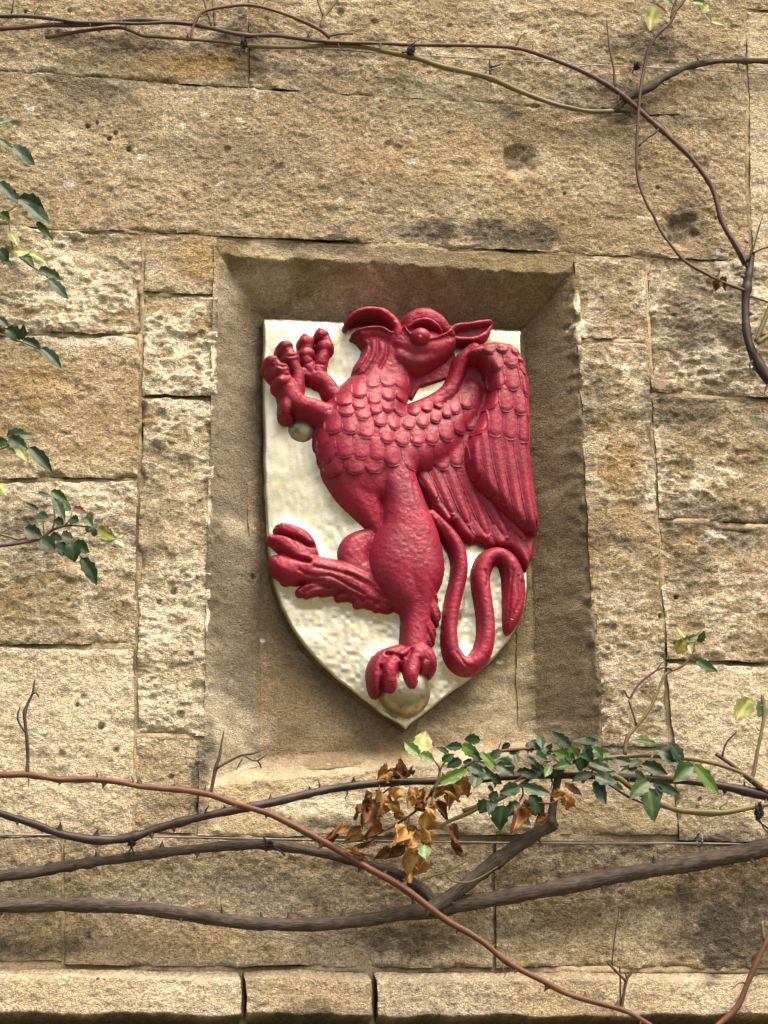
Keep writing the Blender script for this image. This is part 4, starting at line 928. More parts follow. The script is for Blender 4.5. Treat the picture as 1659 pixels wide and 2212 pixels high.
c3 = cane('rose_cane', 'short pruned brown cane end resting under the pair at top left', [(98, 81, 4.6), (130, 76, 4.6), (160, 70, 4.4), (200, 64, 4.2), (255, 60, 4), (280, 66, 3.8), (310, 78, 3.6), (345, 80, 3.6), (400, 85, 3.4), (470, 90, 3.2), (540, 100, 3)], M_PURP, out=.020, nth=5, ths=7)
c4 = cane('rose_cane', 'olive green cane sagging from top centre towards the dark bark piece', [(500, 92, 5), (545, 99, 5.4), (640, 102, 5.2), (720, 98, 5), (790, 103, 5.2), (850, 115, 6), (890, 122, 6.4), (960, 145, 6.4), (1050, 166, 6.4), (1130, 200, 6), (1200, 225, 5.6), (1270, 240, 5.2), (1325, 240, 5)], M_OLIVE, out=.022, nth=6, ths=6, knots=((890, 122, .3), (1058, 168, .25)))
twig(c4, [(1058, 166, 3.5), (1060, 148, 3), (1058, 130, 2.4)], M_DARK, .024); twig(c4, [(1060, 145, 2.6), (1072, 142, 3), (1082, 138, 2.2)], M_DARK, .026)
c5 = cane('rose_cane', 'dark rough bark branch leaving the right edge near the top wire', [(1318, 242, 5), (1335, 228, 8), (1360, 210, 9), (1400, 190, 10), (1440, 165, 8), (1490, 143, 7), (1540, 133, 6.4), (1600, 131, 6), (1670, 132, 6), (1720, 132, 6)], M_BARK, out=.02, nth=3, ths=8, rough=.14, knots=((1500, 138, .5), (1610, 131, .4), (1520, 134, .4)))
c6 = cane('rose_cane', 'orange brown looping shoot bowed along the top edge', [(412, 88, 3), (416, 62, 3.4), (424, 42, 3.6), (442, 24, 4), (490, 14, 4), (540, 11, 4), (590, 22, 4), (640, 40, 4.2), (680, 58, 4.6), (700, 70, 5), (712, 82, 4.4)], M_RUST, out=.04, nth=4, ths=6)
twig(c6, [(692, 62, 4), (700, 36, 4), (716, 16, 3.6), (735, -14, 3.4)], M_OLIVE, .04); twig(c6, [(700, 36, 3), (692, 18, 2.8), (684, -8, 2.6)], M_OLIVE, .04)
twig(c6, [(438, -14, 2.8), (446, 18, 3), (456, 56, 2.6)], M_OLIVE, .03); twig(c6, [(460, -14, 3), (462, 24, 3), (464, 56, 2.4)], M_OLIVE, .032)
twig(c6, [(712, 78, 3), (735, 73, 3.2), (762, 73, 2.4)], M_DARK, .03)
c7 = cane('rose_cane', 'slender whip hanging from the top right corner in a long curve', [(1500, -40, 4), (1478, 0, 4), (1460, 24, 4), (1448, 48, 4), (1420, 75, 3.8), (1402, 104, 3.8), (1393, 140, 3.8), (1385, 180, 3.6), (1380, 230, 3.4), (1376, 300, 3.2), (1375, 345, 3.2), (1380, 395, 3.2), (1397, 440, 3.2), (1412, 466, 3.2), (1426, 496, 3.2), (1450, 530, 3.2), (1482, 566, 3.4), (1530, 594, 3.4), (1562, 610, 3.4), (1610, 628, 4)], M_PURP, out=.04, nth=4, ths=5)
twig(c7, [(1450, 44, 2.6), (1452, 25, 2.6), (1460, 0, 2.4), (1462, -20, 2.4)], M_DARK, .04)
leaves(c7, 'T', [(1170, 25, 1150, 136, 74, 'y'), (1150, 10, 1225, 62, 30, 'r'), (1205, -5, 1250, 16, 40, 'g'), (1395, 14, 1368, 55, 42, 'y'), (1385, 58, 1415, 92, 36, 'g'), (1412, 92, 1475, 106, 26, 'y'), (1330, 5, 1395, 22, 34, 'b')], .045)
leaves(c7, 'T', [(1455, 1215, 1430, 1255, 40, 'k'), (1450, 1210, 1475, 1250, 34, 'k')], .04)
c8 = cane('rose_cane', 'greyish purple knotted branch on the right edge with a green side shoot', [(1625, 545, 6), (1620, 580, 9), (1614, 615, 10), (1611, 650, 9.5), (1611, 690, 9.5), (1616, 735, 10), (1632, 775, 11), (1660, 818, 12), (1700, 860, 13)], M_DARK, out=.035, nth=5, ths=10, knots=((1613, 625, .35),), rough=.1)
twig(c8, [(1632, 738, 5), (1648, 700, 5.5), (1668, 650, 5.5), (1690, 610, 5.5)], M_OLIVE, .045); twig(c8, [(1636, 742, 5), (1660, 726, 5.6), (1700, 712, 5.6)], M_OLIVE, .05)
twig(c8, [(1598, 540, 3.4), (1608, 560, 4), (1616, 580, 5)], M_DARK, .035)
twig(c8, [(1612, 566, 2.2), (1626, 540, 2.2), (1632, 520, 1.8), (1640, 490, 1.6), (1648, 466, 1)], M_DARK, .04); twig(c8, [(1626, 548, 2.4), (1640, 540, 2.4), (1670, 530, 2.4)], M_DARK, .04)
twig(c8, [(1622, 640, 3), (1640, 646, 2.6), (1670, 656, 2.4)], M_RUST, .04)

# ---- lower canes
b4 = cane('rose_cane', 'thickest grey brown trunk of rose crossing the wall below the niche', [(-60, 1954, 13.5), (0, 1957, 13.5), (60, 1957, 13.1), (120, 1955, 12.6), (190, 1955, 14.4), (240, 1958, 12.6), (300, 1962, 12.6), (400, 1975, 12.6), (500, 1990, 12.6), (600, 1997, 12.6), (700, 1996, 12.6), (800, 1986, 13.5), (870, 1973, 14.4), (940, 1964, 17.1), (1000, 1952, 17.1), (1080, 1940, 16.2), (1144, 1928, 15.3), (1206, 1918, 15.3), (1264, 1906, 15.3), (1350, 1889, 16.2), (1458, 1871, 16.7), (1566, 1850, 18.0), (1660, 1830, 18.9), (1740, 1814, 19.8)], M_BARK, out=.034, nth=14, ths=12, knots=((190, 1945, .28), (725, 1990, .12), (950, 1962, .2)), sides=16, rough=.07)
twig(b4, [(188, 1942, 8), (192, 1936, 6), (198, 1934, 3)], M_BARK, .03)
b5 = cane('rose_cane', 'thick diagonal grey limb rising to a knobbly cut stump', [(930, 1965, 14.4), (955, 1948, 13.5), (990, 1924, 12.6), (1030, 1893, 12.6), (1070, 1862, 13.1), (1120, 1826, 13.1), (1160, 1798, 13.5), (1183, 1780, 16.2), (1196, 1770, 12.6)], M_BARK, out=.046, nth=3, ths=8, knots=((1187, 1777, .3), (1072, 1858, .15)), sides=14, rough=.11)
twig(b5, [(1190, 1782, 11), (1194, 1750, 8.5), (1199, 1715, 8), (1206, 1680, 8), (1214, 1648, 7), (1220, 1632, 5)], M_BARK, .05, 9, .1)
twig(b5, [(902, 1908, 2.6), (930, 1893, 2.4), (965, 1884, 2.4), (1000, 1864, 2.2), (1012, 1856, 1.6)], M_OLIVE, .06); twig(b5, [(960, 1884, 2), (975, 1902, 2), (1010, 1906, 2), (1040, 1894, 1.8), (1075, 1872, 1.2)], M_OLIVE, .062)
b3 = cane('rose_cane', 'medium brown cane climbing from the left edge to the fork in the middle', [(-60, 1902, 10.8), (0, 1893, 10.8), (60, 1886, 10.8), (100, 1880, 10.8), (160, 1868, 10.8), (220, 1860, 9.5), (280, 1852, 9.5), (380, 1838, 9.5), (480, 1828, 9.5), (560, 1824, 9.9), (640, 1832, 9.9), (693, 1842, 9.9), (740, 1854, 9.9), (789, 1868, 9.9), (853, 1885, 10.3), (901, 1914, 10.8), (933, 1948, 11.7), (948, 1966, 10.8)], M_BARK, out=.03, nth=7, ths=10, knots=((107, 1872, .25), (190, 1862, .2), (575, 1824, .25)), sides=14, rough=.09)
twig(b3, [(100, 1872, 6), (106, 1866, 5), (112, 1862, 3)], M_BARK, .032)
b2 = cane('rose_cane', 'smooth dark cane dipping at the left then rising across to the right edge', [(-60, 1738, 7.2), (0, 1757, 7.2), (40, 1770, 7.2), (80, 1783, 7.7), (120, 1798, 8.1), (160, 1808, 8.6), (200, 1814, 8.6), (240, 1815, 8.1), (290, 1807, 9.0), (330, 1793, 8.6), (380, 1778, 8.1), (450, 1762, 8.1), (520, 1747, 8.1), (597, 1732, 8.1), (660, 1716, 8.1), (725, 1703, 8.1), (790, 1694, 8.1), (853, 1689, 8.1), (981, 1686, 7.7), (1062, 1681, 7.6), (1125, 1677, 7.2), (1224, 1675, 7.2), (1368, 1681, 7.2), (1440, 1685, 7.7), (1494, 1689, 8.1), (1560, 1698, 9.0), (1602, 1707, 9.9), (1659, 1719, 10.8), (1720, 1732, 11.7)], M_DARK, out=.052, nth=18, ths=10, knots=((290, 1806, .22), (390, 1776, .12)), sides=12)
b1 = cane('rose_cane', 'reddish thorny cane sloping down across the dark canes to bottom right', [(-60, 1672, 6), (0, 1674, 6), (60, 1674, 6.4), (130, 1684, 6.2), (200, 1684, 6), (260, 1690, 6), (300, 1698, 6), (400, 1708, 6), (450, 1716, 6), (510, 1737, 6), (560, 1751, 6), (597, 1765, 6.4), (661, 1798, 6.8), (725, 1833, 6.8), (789, 1871, 6.8), (869, 1917, 7), (917, 1952, 7), (965, 1988, 6.6), (1036, 2030, 6.4), (1096, 2078, 6), (1174, 2120, 6), (1234, 2150, 5.8), (1342, 2181, 5.4), (1396, 2210, 5), (1440, 2240, 5)], M_RUST, out=.074, nth=22, ths=9, sides=10, tm=M_PURP)
twig(b1, [(58, 1672, 3.6), (60, 1640, 3.6), (58, 1600, 3.4), (55, 1565, 3.2), (53, 1540, 4), (60, 1520, 3), (70, 1498, 2.4), (75, 1468, 1.6)], M_DARK, .072); twig(b1, [(56, 1582, 2.2), (46, 1570, 2), (38, 1552, 2), (40, 1536, 1.6), (44, 1528, 1)], M_DARK, .074); twig(b1, [(68, 1500, 2), (78, 1496, 2), (84, 1506, 1.4)], M_DARK, .074)
twig(b1, [(455, 1714, 4), (460, 1690, 3.6), (466, 1658, 3.6), (474, 1635, 3), (478, 1610, 2), (484, 1578, 1)], M_PURP, .07); twig(b1, [(468, 1660, 2.8), (492, 1646, 2.6), (520, 1632, 2.4), (545, 1628, 2.2), (568, 1620, 1)], M_PURP, .074)
twig(b1, [(524, 1630, 2), (540, 1640, 2), (556, 1643, 2), (578, 1628, 1)], M_PURP, .076); twig(b1, [(556, 1643, 1.6), (562, 1652, 1.6), (564, 1660, 1)], M_DARK, .076); twig(b1, [(524, 1638, 1.4), (516, 1652, 1.4), (510, 1664, .8)], M_DARK, .076)
twig(b1, [(1342, 2181, 3.6), (1347, 2150, 3.4), (1352, 2120, 3.2), (1364, 2100, 2.4), (1369, 2088, 1.6)], M_PURP, .072); twig(b1, [(1352, 2120, 3), (1335, 2102, 2.6), (1316, 2082, 2), (1310, 2076, 1)], M_PURP, .074)
twig(b1, [(1322, 2086, 1.8), (1325, 2050, 1.6), (1330, 2010, 1.4), (1336, 1975, 1.2), (1335, 1948, .8)], M_PURP, .07); twig(b1, [(1341, 2178, 2.4), (1340, 2140, 2.2), (1339, 2086, 1.4)], M_DARK, .07); twig(b1, [(1354, 2112, 2), (1352, 2106, 1.8), (1352, 2100, 1.6)], M_DARK, .072)
b6 = cane('rose_cane', 'thin olive shoot arching behind the green leaves to the right edge', [(1000, 1752, 4.4), (1040, 1738, 4.6), (1077, 1727, 4.6), (1120, 1700, 4.2), (1160, 1672, 4), (1210, 1652, 4), (1260, 1644, 4.2), (1310, 1638, 4.5), (1386, 1632, 4.8), (1458, 1636, 4.8), (1530, 1646, 4.6), (1584, 1662, 4.6), (1620, 1680, 5), (1645, 1700, 6)], M_OLIVE, out=.06, nth=5, ths=6)
twig(b6, [(945, 1788, 3.4), (975, 1772, 3.8), (1013, 1756, 4.2), (1050, 1736, 4.2)], M_OLIVE, .06)
twig(b6, [(1350, 1632, 5), (1351, 1612, 4.6), (1357, 1590, 4.8), (1366, 1580, 4), (1378, 1566, 3.6), (1404, 1530, 3.4), (1422, 1490, 3.2), (1436, 1458, 3.2), (1458, 1446, 3), (1478, 1436, 2.8), (1490, 1420, 2.8), (1499, 1398, 2.4), (1504, 1372, 2), (1516, 1362, 1.4)], M_OLIVE, .06)
twig(b6, [(1452, 1446, 2), (1434, 1442, 2), (1418, 1448, 2), (1404, 1458, 2.2), (1388, 1470, 2.4), (1374, 1486, 2.2), (1360, 1508, 2.6), (1352, 1498, 2), (1346, 1490, 1)], M_PURP, .062); twig(b6, [(1358, 1512, 2.2), (1366, 1538, 2.2), (1375, 1566, 2.4)], M_PURP, .062); twig(b6, [(1418, 1448, 1.4), (1428, 1434, 1.2), (1436, 1426, .8)], M_PURP, .062)
leaves(b6, 'R', [(1168, 892, 1118, 978, 82, 'y'), (1160, 880, 1108, 815, 36, 'y'), (1180, 892, 1240, 858, 42, 'g'), (1238, 905, 1276, 838, 46, 'g'), (1188, 915, 1200, 975, 32, 'y'), (1225, 1010, 1358, 1076, 56, 'g')], .065)
b7 = cane('rose_cane', 'olive brown cane curving under the leaves into the tie at right', [(1240, 1640, 4), (1280, 1658, 5), (1310, 1670, 5.4), (1336, 1680, 6), (1352, 1692, 6), (1368, 1704, 6), (1395, 1722, 5.6), (1422, 1736, 5.6), (1460, 1749, 5.8), (1494, 1754, 6), (1530, 1756, 6), (1566, 1754, 6), (1600, 1749, 6), (1638, 1741, 6), (1700, 1730, 6.5)], M_OLIVE, out=.064, nth=4, ths=6, knots=((1536, 1755, .2),))
twig(b7, [(1262, 1664, 2.2), (1300, 1684, 2.4), (1330, 1704, 2.6), (1356, 1720, 3), (1385, 1734, 2), (1402, 1745, 1.4)], M_DARK, .066)
b8 = cane('rose_cane', 'thin dark red shoot arching over the leaf cluster below the shield', [(995, 1662, 3), (1007, 1654, 3.4), (1026, 1643, 3.6), (1045, 1633, 3.6), (1070, 1626, 3.6), (1093, 1621, 3.6), (1134, 1618, 3.6), (1170, 1619, 3.4), (1210, 1626, 3), (1245, 1638, 2.6)], M_PURP, out=.07, nth=3, ths=5)
b9 = cane('rose_cane', 'upright brown spur twigs at the right edge carrying two pale green leaves', [(1622, 1690, 4), (1630, 1660, 4), (1637, 1620, 4), (1645, 1580, 4), (1650, 1550, 4), (1649, 1520, 4.2), (1646, 1500, 3)], M_OLIVE, out=.06, nth=3, ths=5)
twig(b9, [(1660, 1712, 6), (1640, 1700, 5.5), (1610, 1676, 5), (1578, 1650, 4.4), (1546, 1628, 4)], M_PURP, .058); twig(b9, [(1560, 1634, 2.6), (1566, 1612, 2.6), (1572, 1600, 2.2), (1580, 1592, 1.8), (1592, 1580, 1)], M_PURP, .06)
leaves(b9, 'R', [(1562, 1240, 1470, 1382, 100, 'y'), (1660, 1248, 1602, 1348, 84, 's')], .065)
b10 = cane('rose_cane', 'bare reddish cane curving out of the bottom right corner', [(1740, 1960, 6), (1700, 1990, 6), (1665, 2018, 6.4), (1648, 2050, 6.4), (1630, 2090, 6.2), (1612, 2130, 6), (1598, 2166, 6), (1578, 2192, 6), (1550, 2216, 6), (1520, 2250, 6)], M_RUST, out=.05, nth=3, ths=6)
twig(b10, [(1652, 2032, 4), (1648, 2014, 3.6), (1646, 1990, 3)], M_OLIVE, .05)

# ---- leafy sprays of the cluster below the shield
sp1 = empty('rose_spray', P(1150, 1675, .05)); tag(sp1, 'dense spray of dark green rose leaves below the shield', 'rose leaves', 'leaf sprays of the climbing rose')
twig(sp1, [(1225, 1640, 3), (1190, 1660, 2.6), (1150, 1668, 2.4), (1110, 1690, 2.2), (1080, 1710, 2)], M_OLIVE, .064, name='stem')
twig(sp1, [(1215, 1650, 2.6), (1238, 1632, 2.4), (1262, 1628, 2), (1282, 1620, 1.4)], M_OLIVE, .066, name='stem'); twig(sp1, [(1128, 1700, 2), (1130, 1716, 2), (1122, 1730, 1.6)], M_DARK, .066, name='stem')
leaves(sp1, 'K', [(475, 190, 362, 92, 58, 'd'), (465, 185, 528, 248, 62, 'b'), (610, 160, 490, 150, 50, 'd'), (560, 180, 600, 275, 80, 'd'), (610, 190, 672, 245, 60, 'g'), (520, 255, 532, 340, 50, 'd'), (455, 235, 366, 205, 56, 'b'), (300, 205, 235, 160, 42, 'g'), (330, 205, 362, 160, 36, 'g'), (265, 225, 335, 255, 52, 'g'), (490, 280, 370, 305, 58, 'g'), (355, 295, 320, 365, 46, 'b'), (300, 325, 190, 355, 62, 'd'), (235, 290, 330, 325, 60, 'd'), (420, 200, 480, 255, 50, 'g'), (560, 140, 620, 150, 50, 'd'), (600, 200, 560, 240, 50, 'd'),
                  (130, 275, 38, 260, 50, 'd'), (140, 300, 50, 325, 50, 'g'), (150, 330, 250, 350, 54, 'd'), (170, 425, 52, 475, 78, 'd'), (185, 415, 355, 462, 62, 'd'), (170, 515, 85, 600, 74, 'd'), (225, 470, 325, 600, 92, 'd'), (160, 590, 235, 655, 54, 'd'), (435, 400, 545, 470, 44, 'r'), (70, 530, 55, 680, 98, 'd'), (20, 500, -10, 590, 60, 'd')], .078)
sp2 = empty('rose_spray', P(1330, 1690, .05)); tag(sp2, 'spray of large glossy leaves right of the stump along the dark cane', 'rose leaves', 'leaf sprays of the climbing rose')
twig(sp2, [(1420, 1650, 2.4), (1400, 1660, 2.4), (1370, 1650, 2.2), (1340, 1656, 2)], M_OLIVE, .07, name='stem'); twig(sp2, [(1410, 1630, 2), (1404, 1645, 2), (1396, 1660, 1.6)], M_OLIVE, .07, name='stem'); twig(sp2, [(1380, 1668, 2), (1400, 1690, 2), (1404, 1710, 1.6)], M_DARK, .07, name='stem')
leaves(sp2, 'K', [(605, 340, 480, 392, 52, 'd'), (620, 355, 750, 405, 88, 'd'), (690, 350, 745, 330, 40, 'g'), (620, 380, 685, 525, 72, 'd'), (600, 275, 725, 325, 54, 'd'), (725, 395, 790, 435, 36, 'd'), (855, 290, 722, 252, 52, 'd'), (875, 305, 772, 335, 46, 'd'), (900, 285, 1055, 350, 72, 'd'), (860, 330, 925, 375, 52, 'd'), (990, 165, 852, 140, 46, 'g'), (1130, 285, 980, 195, 100, 'd'), (1140, 275, 1055, 152, 84, 'd'), (1218, 295, 1098, 392, 104, 'g'), (1218, 285, 1362, 465, 76, 'b'), (945, 385, 838, 495, 82, 'g'), (960, 390, 1130, 466, 60, 'd'), (945, 425, 982, 622, 106, 'g'), (990, 415, 1022, 485, 42, 'd'), (890, 270, 830, 300, 50, 'd')], .08)
for i in range(34):
    t = random.random(); x = 985+320*t; y = 1655-30*math.sin(t*3)+random.gauss(0, 18); a = random.uniform(-.6, 3.4); L_ = random.uniform(20, 40)
    leaf(sp1 if x < 1200 else sp2, x, y, x+L_*math.cos(a), y+L_*math.sin(a)*.8, L_*random.uniform(.5, .75), random.choice('ddddgg'), .07+random.uniform(-.012, .012), .07+random.uniform(-.015, .02))
sp3 = empty('rose_spray', P(960, 1650, .05)); tag(sp3, 'small spray of bright young leaves with one blushed pale leaf at its tip', 'rose leaves', 'leaf sprays of the climbing rose')
twig(sp3, [(930, 1740, 2.6), (940, 1705, 2.6), (948, 1680, 2.8), (950, 1660, 2.6), (944, 1650, 2), (935, 1640, 1.6)], M_OLIVE, .082, name='stem'); twig(sp3, [(950, 1664, 2), (958, 1650, 2), (975, 1630, 1.4)], M_OLIVE, .084, name='stem')
leaves(sp3, 'M', [(965, 262, 866, 165, 72, 'b'), (985, 255, 1012, 100, 116, 'p'), (970, 250, 1070, 295, 72, 'b'), (1165, 250, 1082, 212, 42, 'd'), (1118, 302, 1198, 250, 54, 'g'), (1255, 205, 1142, 198, 62, 'd'), (1250, 190, 1372, 255, 76, 'b'), (1372, 240, 1505, 355, 60, 'b'), (1098, 450, 1295, 345, 74, 'b'), (1285, 360, 1490, 395, 92, 'd'), (1350, 395, 1335, 490, 84, 'd'), (1480, 325, 1605, 395, 84, 'd'), (1435, 400, 1525, 455, 60, 'd'), (1500, 290, 1605, 335, 52, 'g'), (1645, 478, 1512, 525, 84, 'd'), (1445, 570, 1485, 500, 60, 'd'), (1440, 570, 1375, 655, 92, 'd'), (1000, 865, 1015, 965, 82, 'b'), (1425, 470, 1475, 515, 36, 'r'), (1300, 330, 1400, 380, 70, 'd'), (1400, 350, 1330, 440, 74, 'g')], .086)
dd = empty('dead_leaf_spray', P(820, 1780, .05)); tag(dd, 'clump of curled dry brown leaves hanging over the lower wire', 'dead leaves')
twig(dd, [(944, 1690, 2.6), (925, 1722, 2.6), (900, 1750, 2.4), (870, 1772, 2.2), (830, 1795, 2), (790, 1812, 1.6), (740, 1822, 1)], M_PURP, .066, name='stem'); twig(dd, [(884, 1764, 1.8), (880, 1790, 1.8), (876, 1820, 1.6)], M_RUST, .07, name='stem'); twig(dd, [(870, 1690, 2), (845, 1700, 2), (820, 1720, 1.6)], M_PURP, .066, name='stem')
leaves(dd, 'M', [(760, 375, 685, 425, 84, 'o'), (770, 405, 925, 355, 110, 'k'), (850, 330, 810, 415, 90, 'k'), (780, 350, 770, 420, 80, 'k'), (700, 490, 722, 668, 124, 't'), (650, 520, 595, 545, 54, 'o'), (830, 475, 800, 570, 92, 't'), (665, 565, 555, 640, 84, 'k'), (650, 600, 575, 750, 112, 'k'), (600, 600, 530, 690, 90, 'k'), (690, 690, 595, 825, 78, 'o'), (565, 755, 475, 835, 88, 'o'), (475, 735, 375, 805, 62, 'o'), (425, 775, 325, 832, 52, 'k'), (850, 735, 775, 868, 78, 't'), (800, 645, 885, 685, 62, 'o'), (900, 475, 965, 525, 72, 'o'), (1005, 475, 955, 565, 70, 'o'), (920, 535, 890, 618, 72, 't'), (1005, 565, 935, 612, 56, 'o'), (1045, 520, 1135, 475, 84, 'o'), (1055, 605, 1085, 685, 64, 't'), (1125, 500, 1235, 565, 84, 'o'), (1185, 465, 1310, 525, 92, 'o'), (1160, 515, 1162, 630, 52, 't'), (1010, 635, 975, 790, 124, 't'), (995, 755, 1060, 848, 92, 't'), (880, 755, 1035, 875, 66, 'o'), (935, 775, 895, 890, 104, 't'), (905, 865, 875, 1110, 144, 't'), (960, 900, 960, 1040, 90, 't'), (870, 865, 735, 962, 72, 'k'), (780, 895, 655, 965, 54, 'k'), (475, 895, 615, 945, 42, 'o'), (665, 840, 525, 875, 44, 'k'), (1180, 735, 1200, 870, 68, 'k'), (1190, 855, 1235, 945, 62, 'k'), (760, 560, 850, 640, 90, 't'), (1090, 560, 1150, 700, 60, 'k'), (960, 560, 1010, 640, 70, 'k')], .074)
d2 = empty('dead_leaf_spray', P(1170, 1730, .05)); tag(d2, 'few crumpled orange leaves caught beside the cut stump', 'dead leaves')
leaves(d2, 'K', [(360, 480, 440, 455, 54, 'o'), (430, 455, 505, 548, 64, 'o'), (210, 505, 265, 590, 64, 'o'), (165, 555, 125, 690, 88, 'o'), (335, 595, 255, 645, 64, 'k'), (430, 470, 460, 560, 50, 'o'), (200, 500, 170, 560, 50, 'o')], .084)
twig(d2, [(1215, 1722, 1.6), (1190, 1735, 1.6), (1150, 1735, 1.4), (1128, 1748, 1)], M_PURP, .08, name='stem')
# ---- sprays at the left edge
LS = [
 ('leaf pair poking in at the left edge, highest of the sprays there', [(-40, 290, 2), (0, 305, 2), (20, 312, 1.4)], 'A', [(-14, 535, 54, 512, 40, 'g'), (-10, 600, 62, 642, 34, 'g'), (56, 628, 152, 708, 62, 'd')], .06),
 ('dark leaf spray at the left edge just above the course joint', [(-40, 480, 2.2), (0, 468, 2.2), (24, 452, 2), (46, 440, 1.6)], 'A', [(-5, 785, 62, 862, 54, 'd'), (78, 855, 192, 915, 74, 'd'), (118, 885, 220, 975, 64, 'd'), (158, 955, 228, 1035, 32, 'g'), (20, 820, 90, 880, 60, 'd'), (0, 920, 40, 950, 40, 'g')], .065),
 ('yellowing leaf spray hanging at the left edge below the course joint', [(18, 470, 1.6), (22, 500, 1.6), (30, 540, 1.8), (55, 566, 1.8), (85, 586, 1.8), (120, 610, 1.4)], 'L', [(70, 110, 122, 195, 62, 'y'), (78, 235, 188, 240, 72, 'p'), (188, 235, 302, 298, 62, 'y'), (155, 262, 218, 322, 54, 'g'), (-10, 225, 62, 290, 84, 'd'), (55, 290, 75, 335, 30, 'g'), (245, 345, 335, 375, 64, 'd'), (295, 355, 385, 412, 64, 'g'), (305, 405, 438, 528, 74, 'd')], .06),
 ('drooping spray of three dark leaves over the large left block', [(-40, 712, 2), (0, 722, 2), (40, 736, 2), (80, 752, 1.6)], 'L', [(-15, 655, 55, 705, 54, 'd'), (35, 722, 125, 805, 94, 'd'), (142, 795, 150, 695, 42, 'd'), (145, 795, 265, 865, 74, 'd'), (255, 845, 388, 972, 74, 'd')], .06),
 ('mixed green and yellow spray at the left edge mid height', [(-40, 985, 2), (0, 970, 2), (30, 960, 2), (60, 970, 1.6)], 'L', [(40, 1405, 195, 1388, 84, 'd'), (55, 1415, 175, 1485, 84, 'd'), (-15, 1455, 45, 1440, 62, 'g'), (185, 1475, 330, 1638, 74, 'd'), (105, 1475, 172, 1575, 64, 'y'), (30, 1440, 90, 1500, 40, 'y')], .06),
 ('single yellow green leaf tip at the left edge', [(-40, 1040, 1.6), (-10, 1048, 1.4), (2, 1052, 1.2)], 'L', [(-10, 1705, 48, 1778, 64, 'y')], .06),
 ('large branching spray of small dark leaflets reaching in from the left', [(-50, 1182, 3.4), (0, 1179, 3.4), (45, 1173, 3.2), (90, 1164, 3), (108, 1148, 2.8), (140, 1136, 2.4), (183, 1137, 2), (216, 1148, 1.6), (250, 1166, 1)], 'V', [(305, -5, 405, 62, 54, 'g'), (225, 8, 312, 32, 36, 'd'), (325, 40, 390, 175, 60, 'd'), (232, 112, 155, 66, 32, 'd'), (228, 132, 290, 152, 58, 'd'), (368, 62, 425, 115, 54, 's'), (438, 98, 518, 135, 46, 'r'), (338, 158, 375, 205, 52, 'd'), (425, 162, 475, 182, 62, 'd'), (498, 158, 550, 205, 62, 'g'), (518, 245, 585, 198, 54, 'd'), (585, 218, 695, 275, 74, 'y'), (638, 248, 668, 325, 54, 'g'), (688, 288, 748, 335, 46, 's'), (148, 218, 255, 275, 84, 'd'), (248, 278, 335, 348, 94, 'd'), (305, 258, 375, 292, 60, 'd'), (385, 298, 372, 390, 84, 'd'), (365, 268, 445, 292, 94, 'd'), (430, 305, 452, 415, 94, 'd'), (445, 305, 535, 368, 72, 'g'), (485, 395, 578, 558, 78, 'd')], .062),
]
for lab, stem, zn, lf, out in LS:
    r_ = empty('rose_spray', P(stem[0][0], stem[0][1], .02)); tag(r_, lab, 'rose leaves', 'leaf sprays of the climbing rose')
    twig(r_, stem, M_PURP if zn == 'V' else M_OLIVE, out-.005, name='stem')
    if zn == 'V':
        for t in ([(95, 1160, 2), (94, 1140, 1.8), (92, 1118, 1.4), (84, 1108, 1)], [(112, 1146, 2), (118, 1125, 1.8), (116, 1095, 1.6), (112, 1074, 1)], [(140, 1136, 2), (152, 1120, 1.8), (156, 1104, 1.2)], [(60, 1160, 2.6), (40, 1165, 2.6), (15, 1158, 2.8), (0, 1154, 3), (10, 1145, 2)], [(120, 1150, 1.6), (150, 1172, 1.6), (178, 1206, 1.2)]):
            twig(r_, t, M_OLIVE, out-.004, name='twig')
    leaves(r_, zn, lf, out)

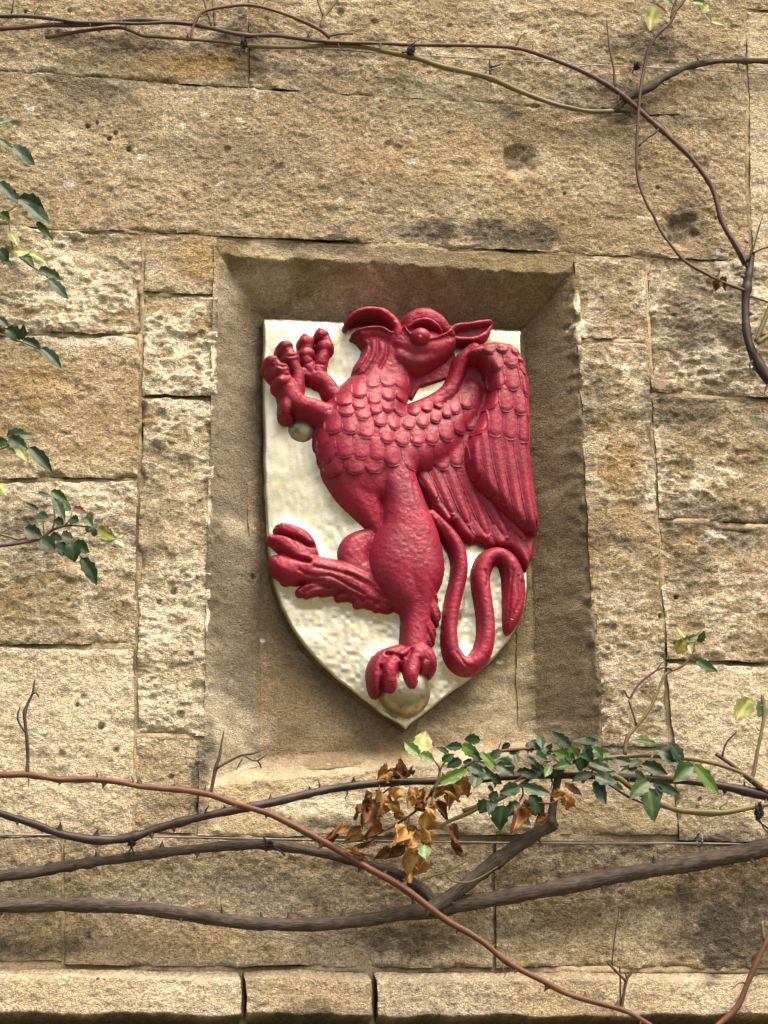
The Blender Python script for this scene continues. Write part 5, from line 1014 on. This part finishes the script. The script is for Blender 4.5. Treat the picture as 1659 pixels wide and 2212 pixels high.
# ---- support wires, screw eye and ties
def wire(label, pts, out, r=1.7):
    root = empty('support_wire', P(pts[len(pts)//2][0], pts[len(pts)//2][1], 0)); tag(root, label, 'wire', 'training wires on the wall')
    tube('strand', [(a, b, r) for a, b in pts], M_WIRE, root, 6, .02, step=25, out=out)
    return root
w1 = wire('thin dark training wire across the upper right of the wall', [(540, 97), (700, 106), (910, 120), (1100, 130), (1300, 141), (1490, 150), (1760, 166)], .016, 1.5)
w2 = wire('straight grey training wire running full width under the niche', [(-80, 1802), (0, 1803), (250, 1806), (560, 1812), (900, 1818), (1250, 1822), (1511, 1822), (1760, 1827)], .022, 2.0)
ve = empty('screw_eye', P(1511, 1816, 0)); tag(ve, 'galvanised screw eye holding the lower wire near the right edge', 'screw eye')
an = [(1511+6*math.cos(t), 1815+14*math.sin(t), 2.4, .024+.010*math.cos(t)) for t in np.linspace(0, 2*math.pi, 15)]
tube('ring', an, M_WIRE, ve, 7, .02, step=4); tube('shank', [(1509, 1806, 2.6, .02), (1503, 1810, 2.6, .004), (1500, 1812, 2.6, -.01)], M_WIRE, ve, 6, .02, step=4)
def tie(label, cx, cy, rx, ry, out, tails=(), turns=3):
    root = empty('twine_tie', P(cx, cy, 0)); tag(root, label, 'tie', 'twine ties on the canes')
    pts = []
    for i in range(turns*14+1):
        t = 2.6*i; k_ = .35+.65*random.random()
        pts.append((cx+rx*.8*math.cos(t)*k_+(i/(turns*14)-.5)*4, cy+ry*math.sin(t)*k_, 1.7+.8*random.random(), out+.010*math.cos(t*.7)+.004*random.random()))
    tube('loop', pts, M_TWINE, root, 5, .2, step=5)
    for t in tails: tube('tail', [(a, b, 1.8) for a, b in t], M_TWINE, root, 5, .25, step=5, out=out+.006)
    return root
tie('black twine tie under the dip of the dark cane at left', 285, 1818, 9, 14, .045, [[(284, 1826), (288, 1840), (292, 1850)], [(286, 1828), (278, 1842), (282, 1850)], [(288, 1848), (304, 1846)]])
tie('black twine tie on the brown cane left of centre', 582, 1824, 13, 10, .034, [[(574, 1816), (568, 1808)], [(590, 1830), (606, 1838), (616, 1848)]])
tie('tangled black twine tie at the right edge below the dark cane', 1640, 1752, 13, 20, .06, [[(1640, 1768), (1650, 1790), (1660, 1800), (1664, 1830)], [(1632, 1768), (1648, 1782), (1668, 1796)], [(1646, 1740), (1660, 1736)]], 4)
tie('frayed dark tie where the olive cane meets the upper wire', 888, 108, 12, 14, .03, [[(880, 112), (868, 114)], [(890, 96), (898, 90)]])
tie('dark old tie below the cane near the top left wire end', 528, 92, 8, 14, .028, [[(522, 100), (516, 118)], [(530, 104), (526, 112)]])
tie('dark tie on the slender whip where it crosses the upper wire', 1376, 142, 9, 10, .03, [[(1370, 148), (1366, 158)]])

bpy.context.view_layer.update()
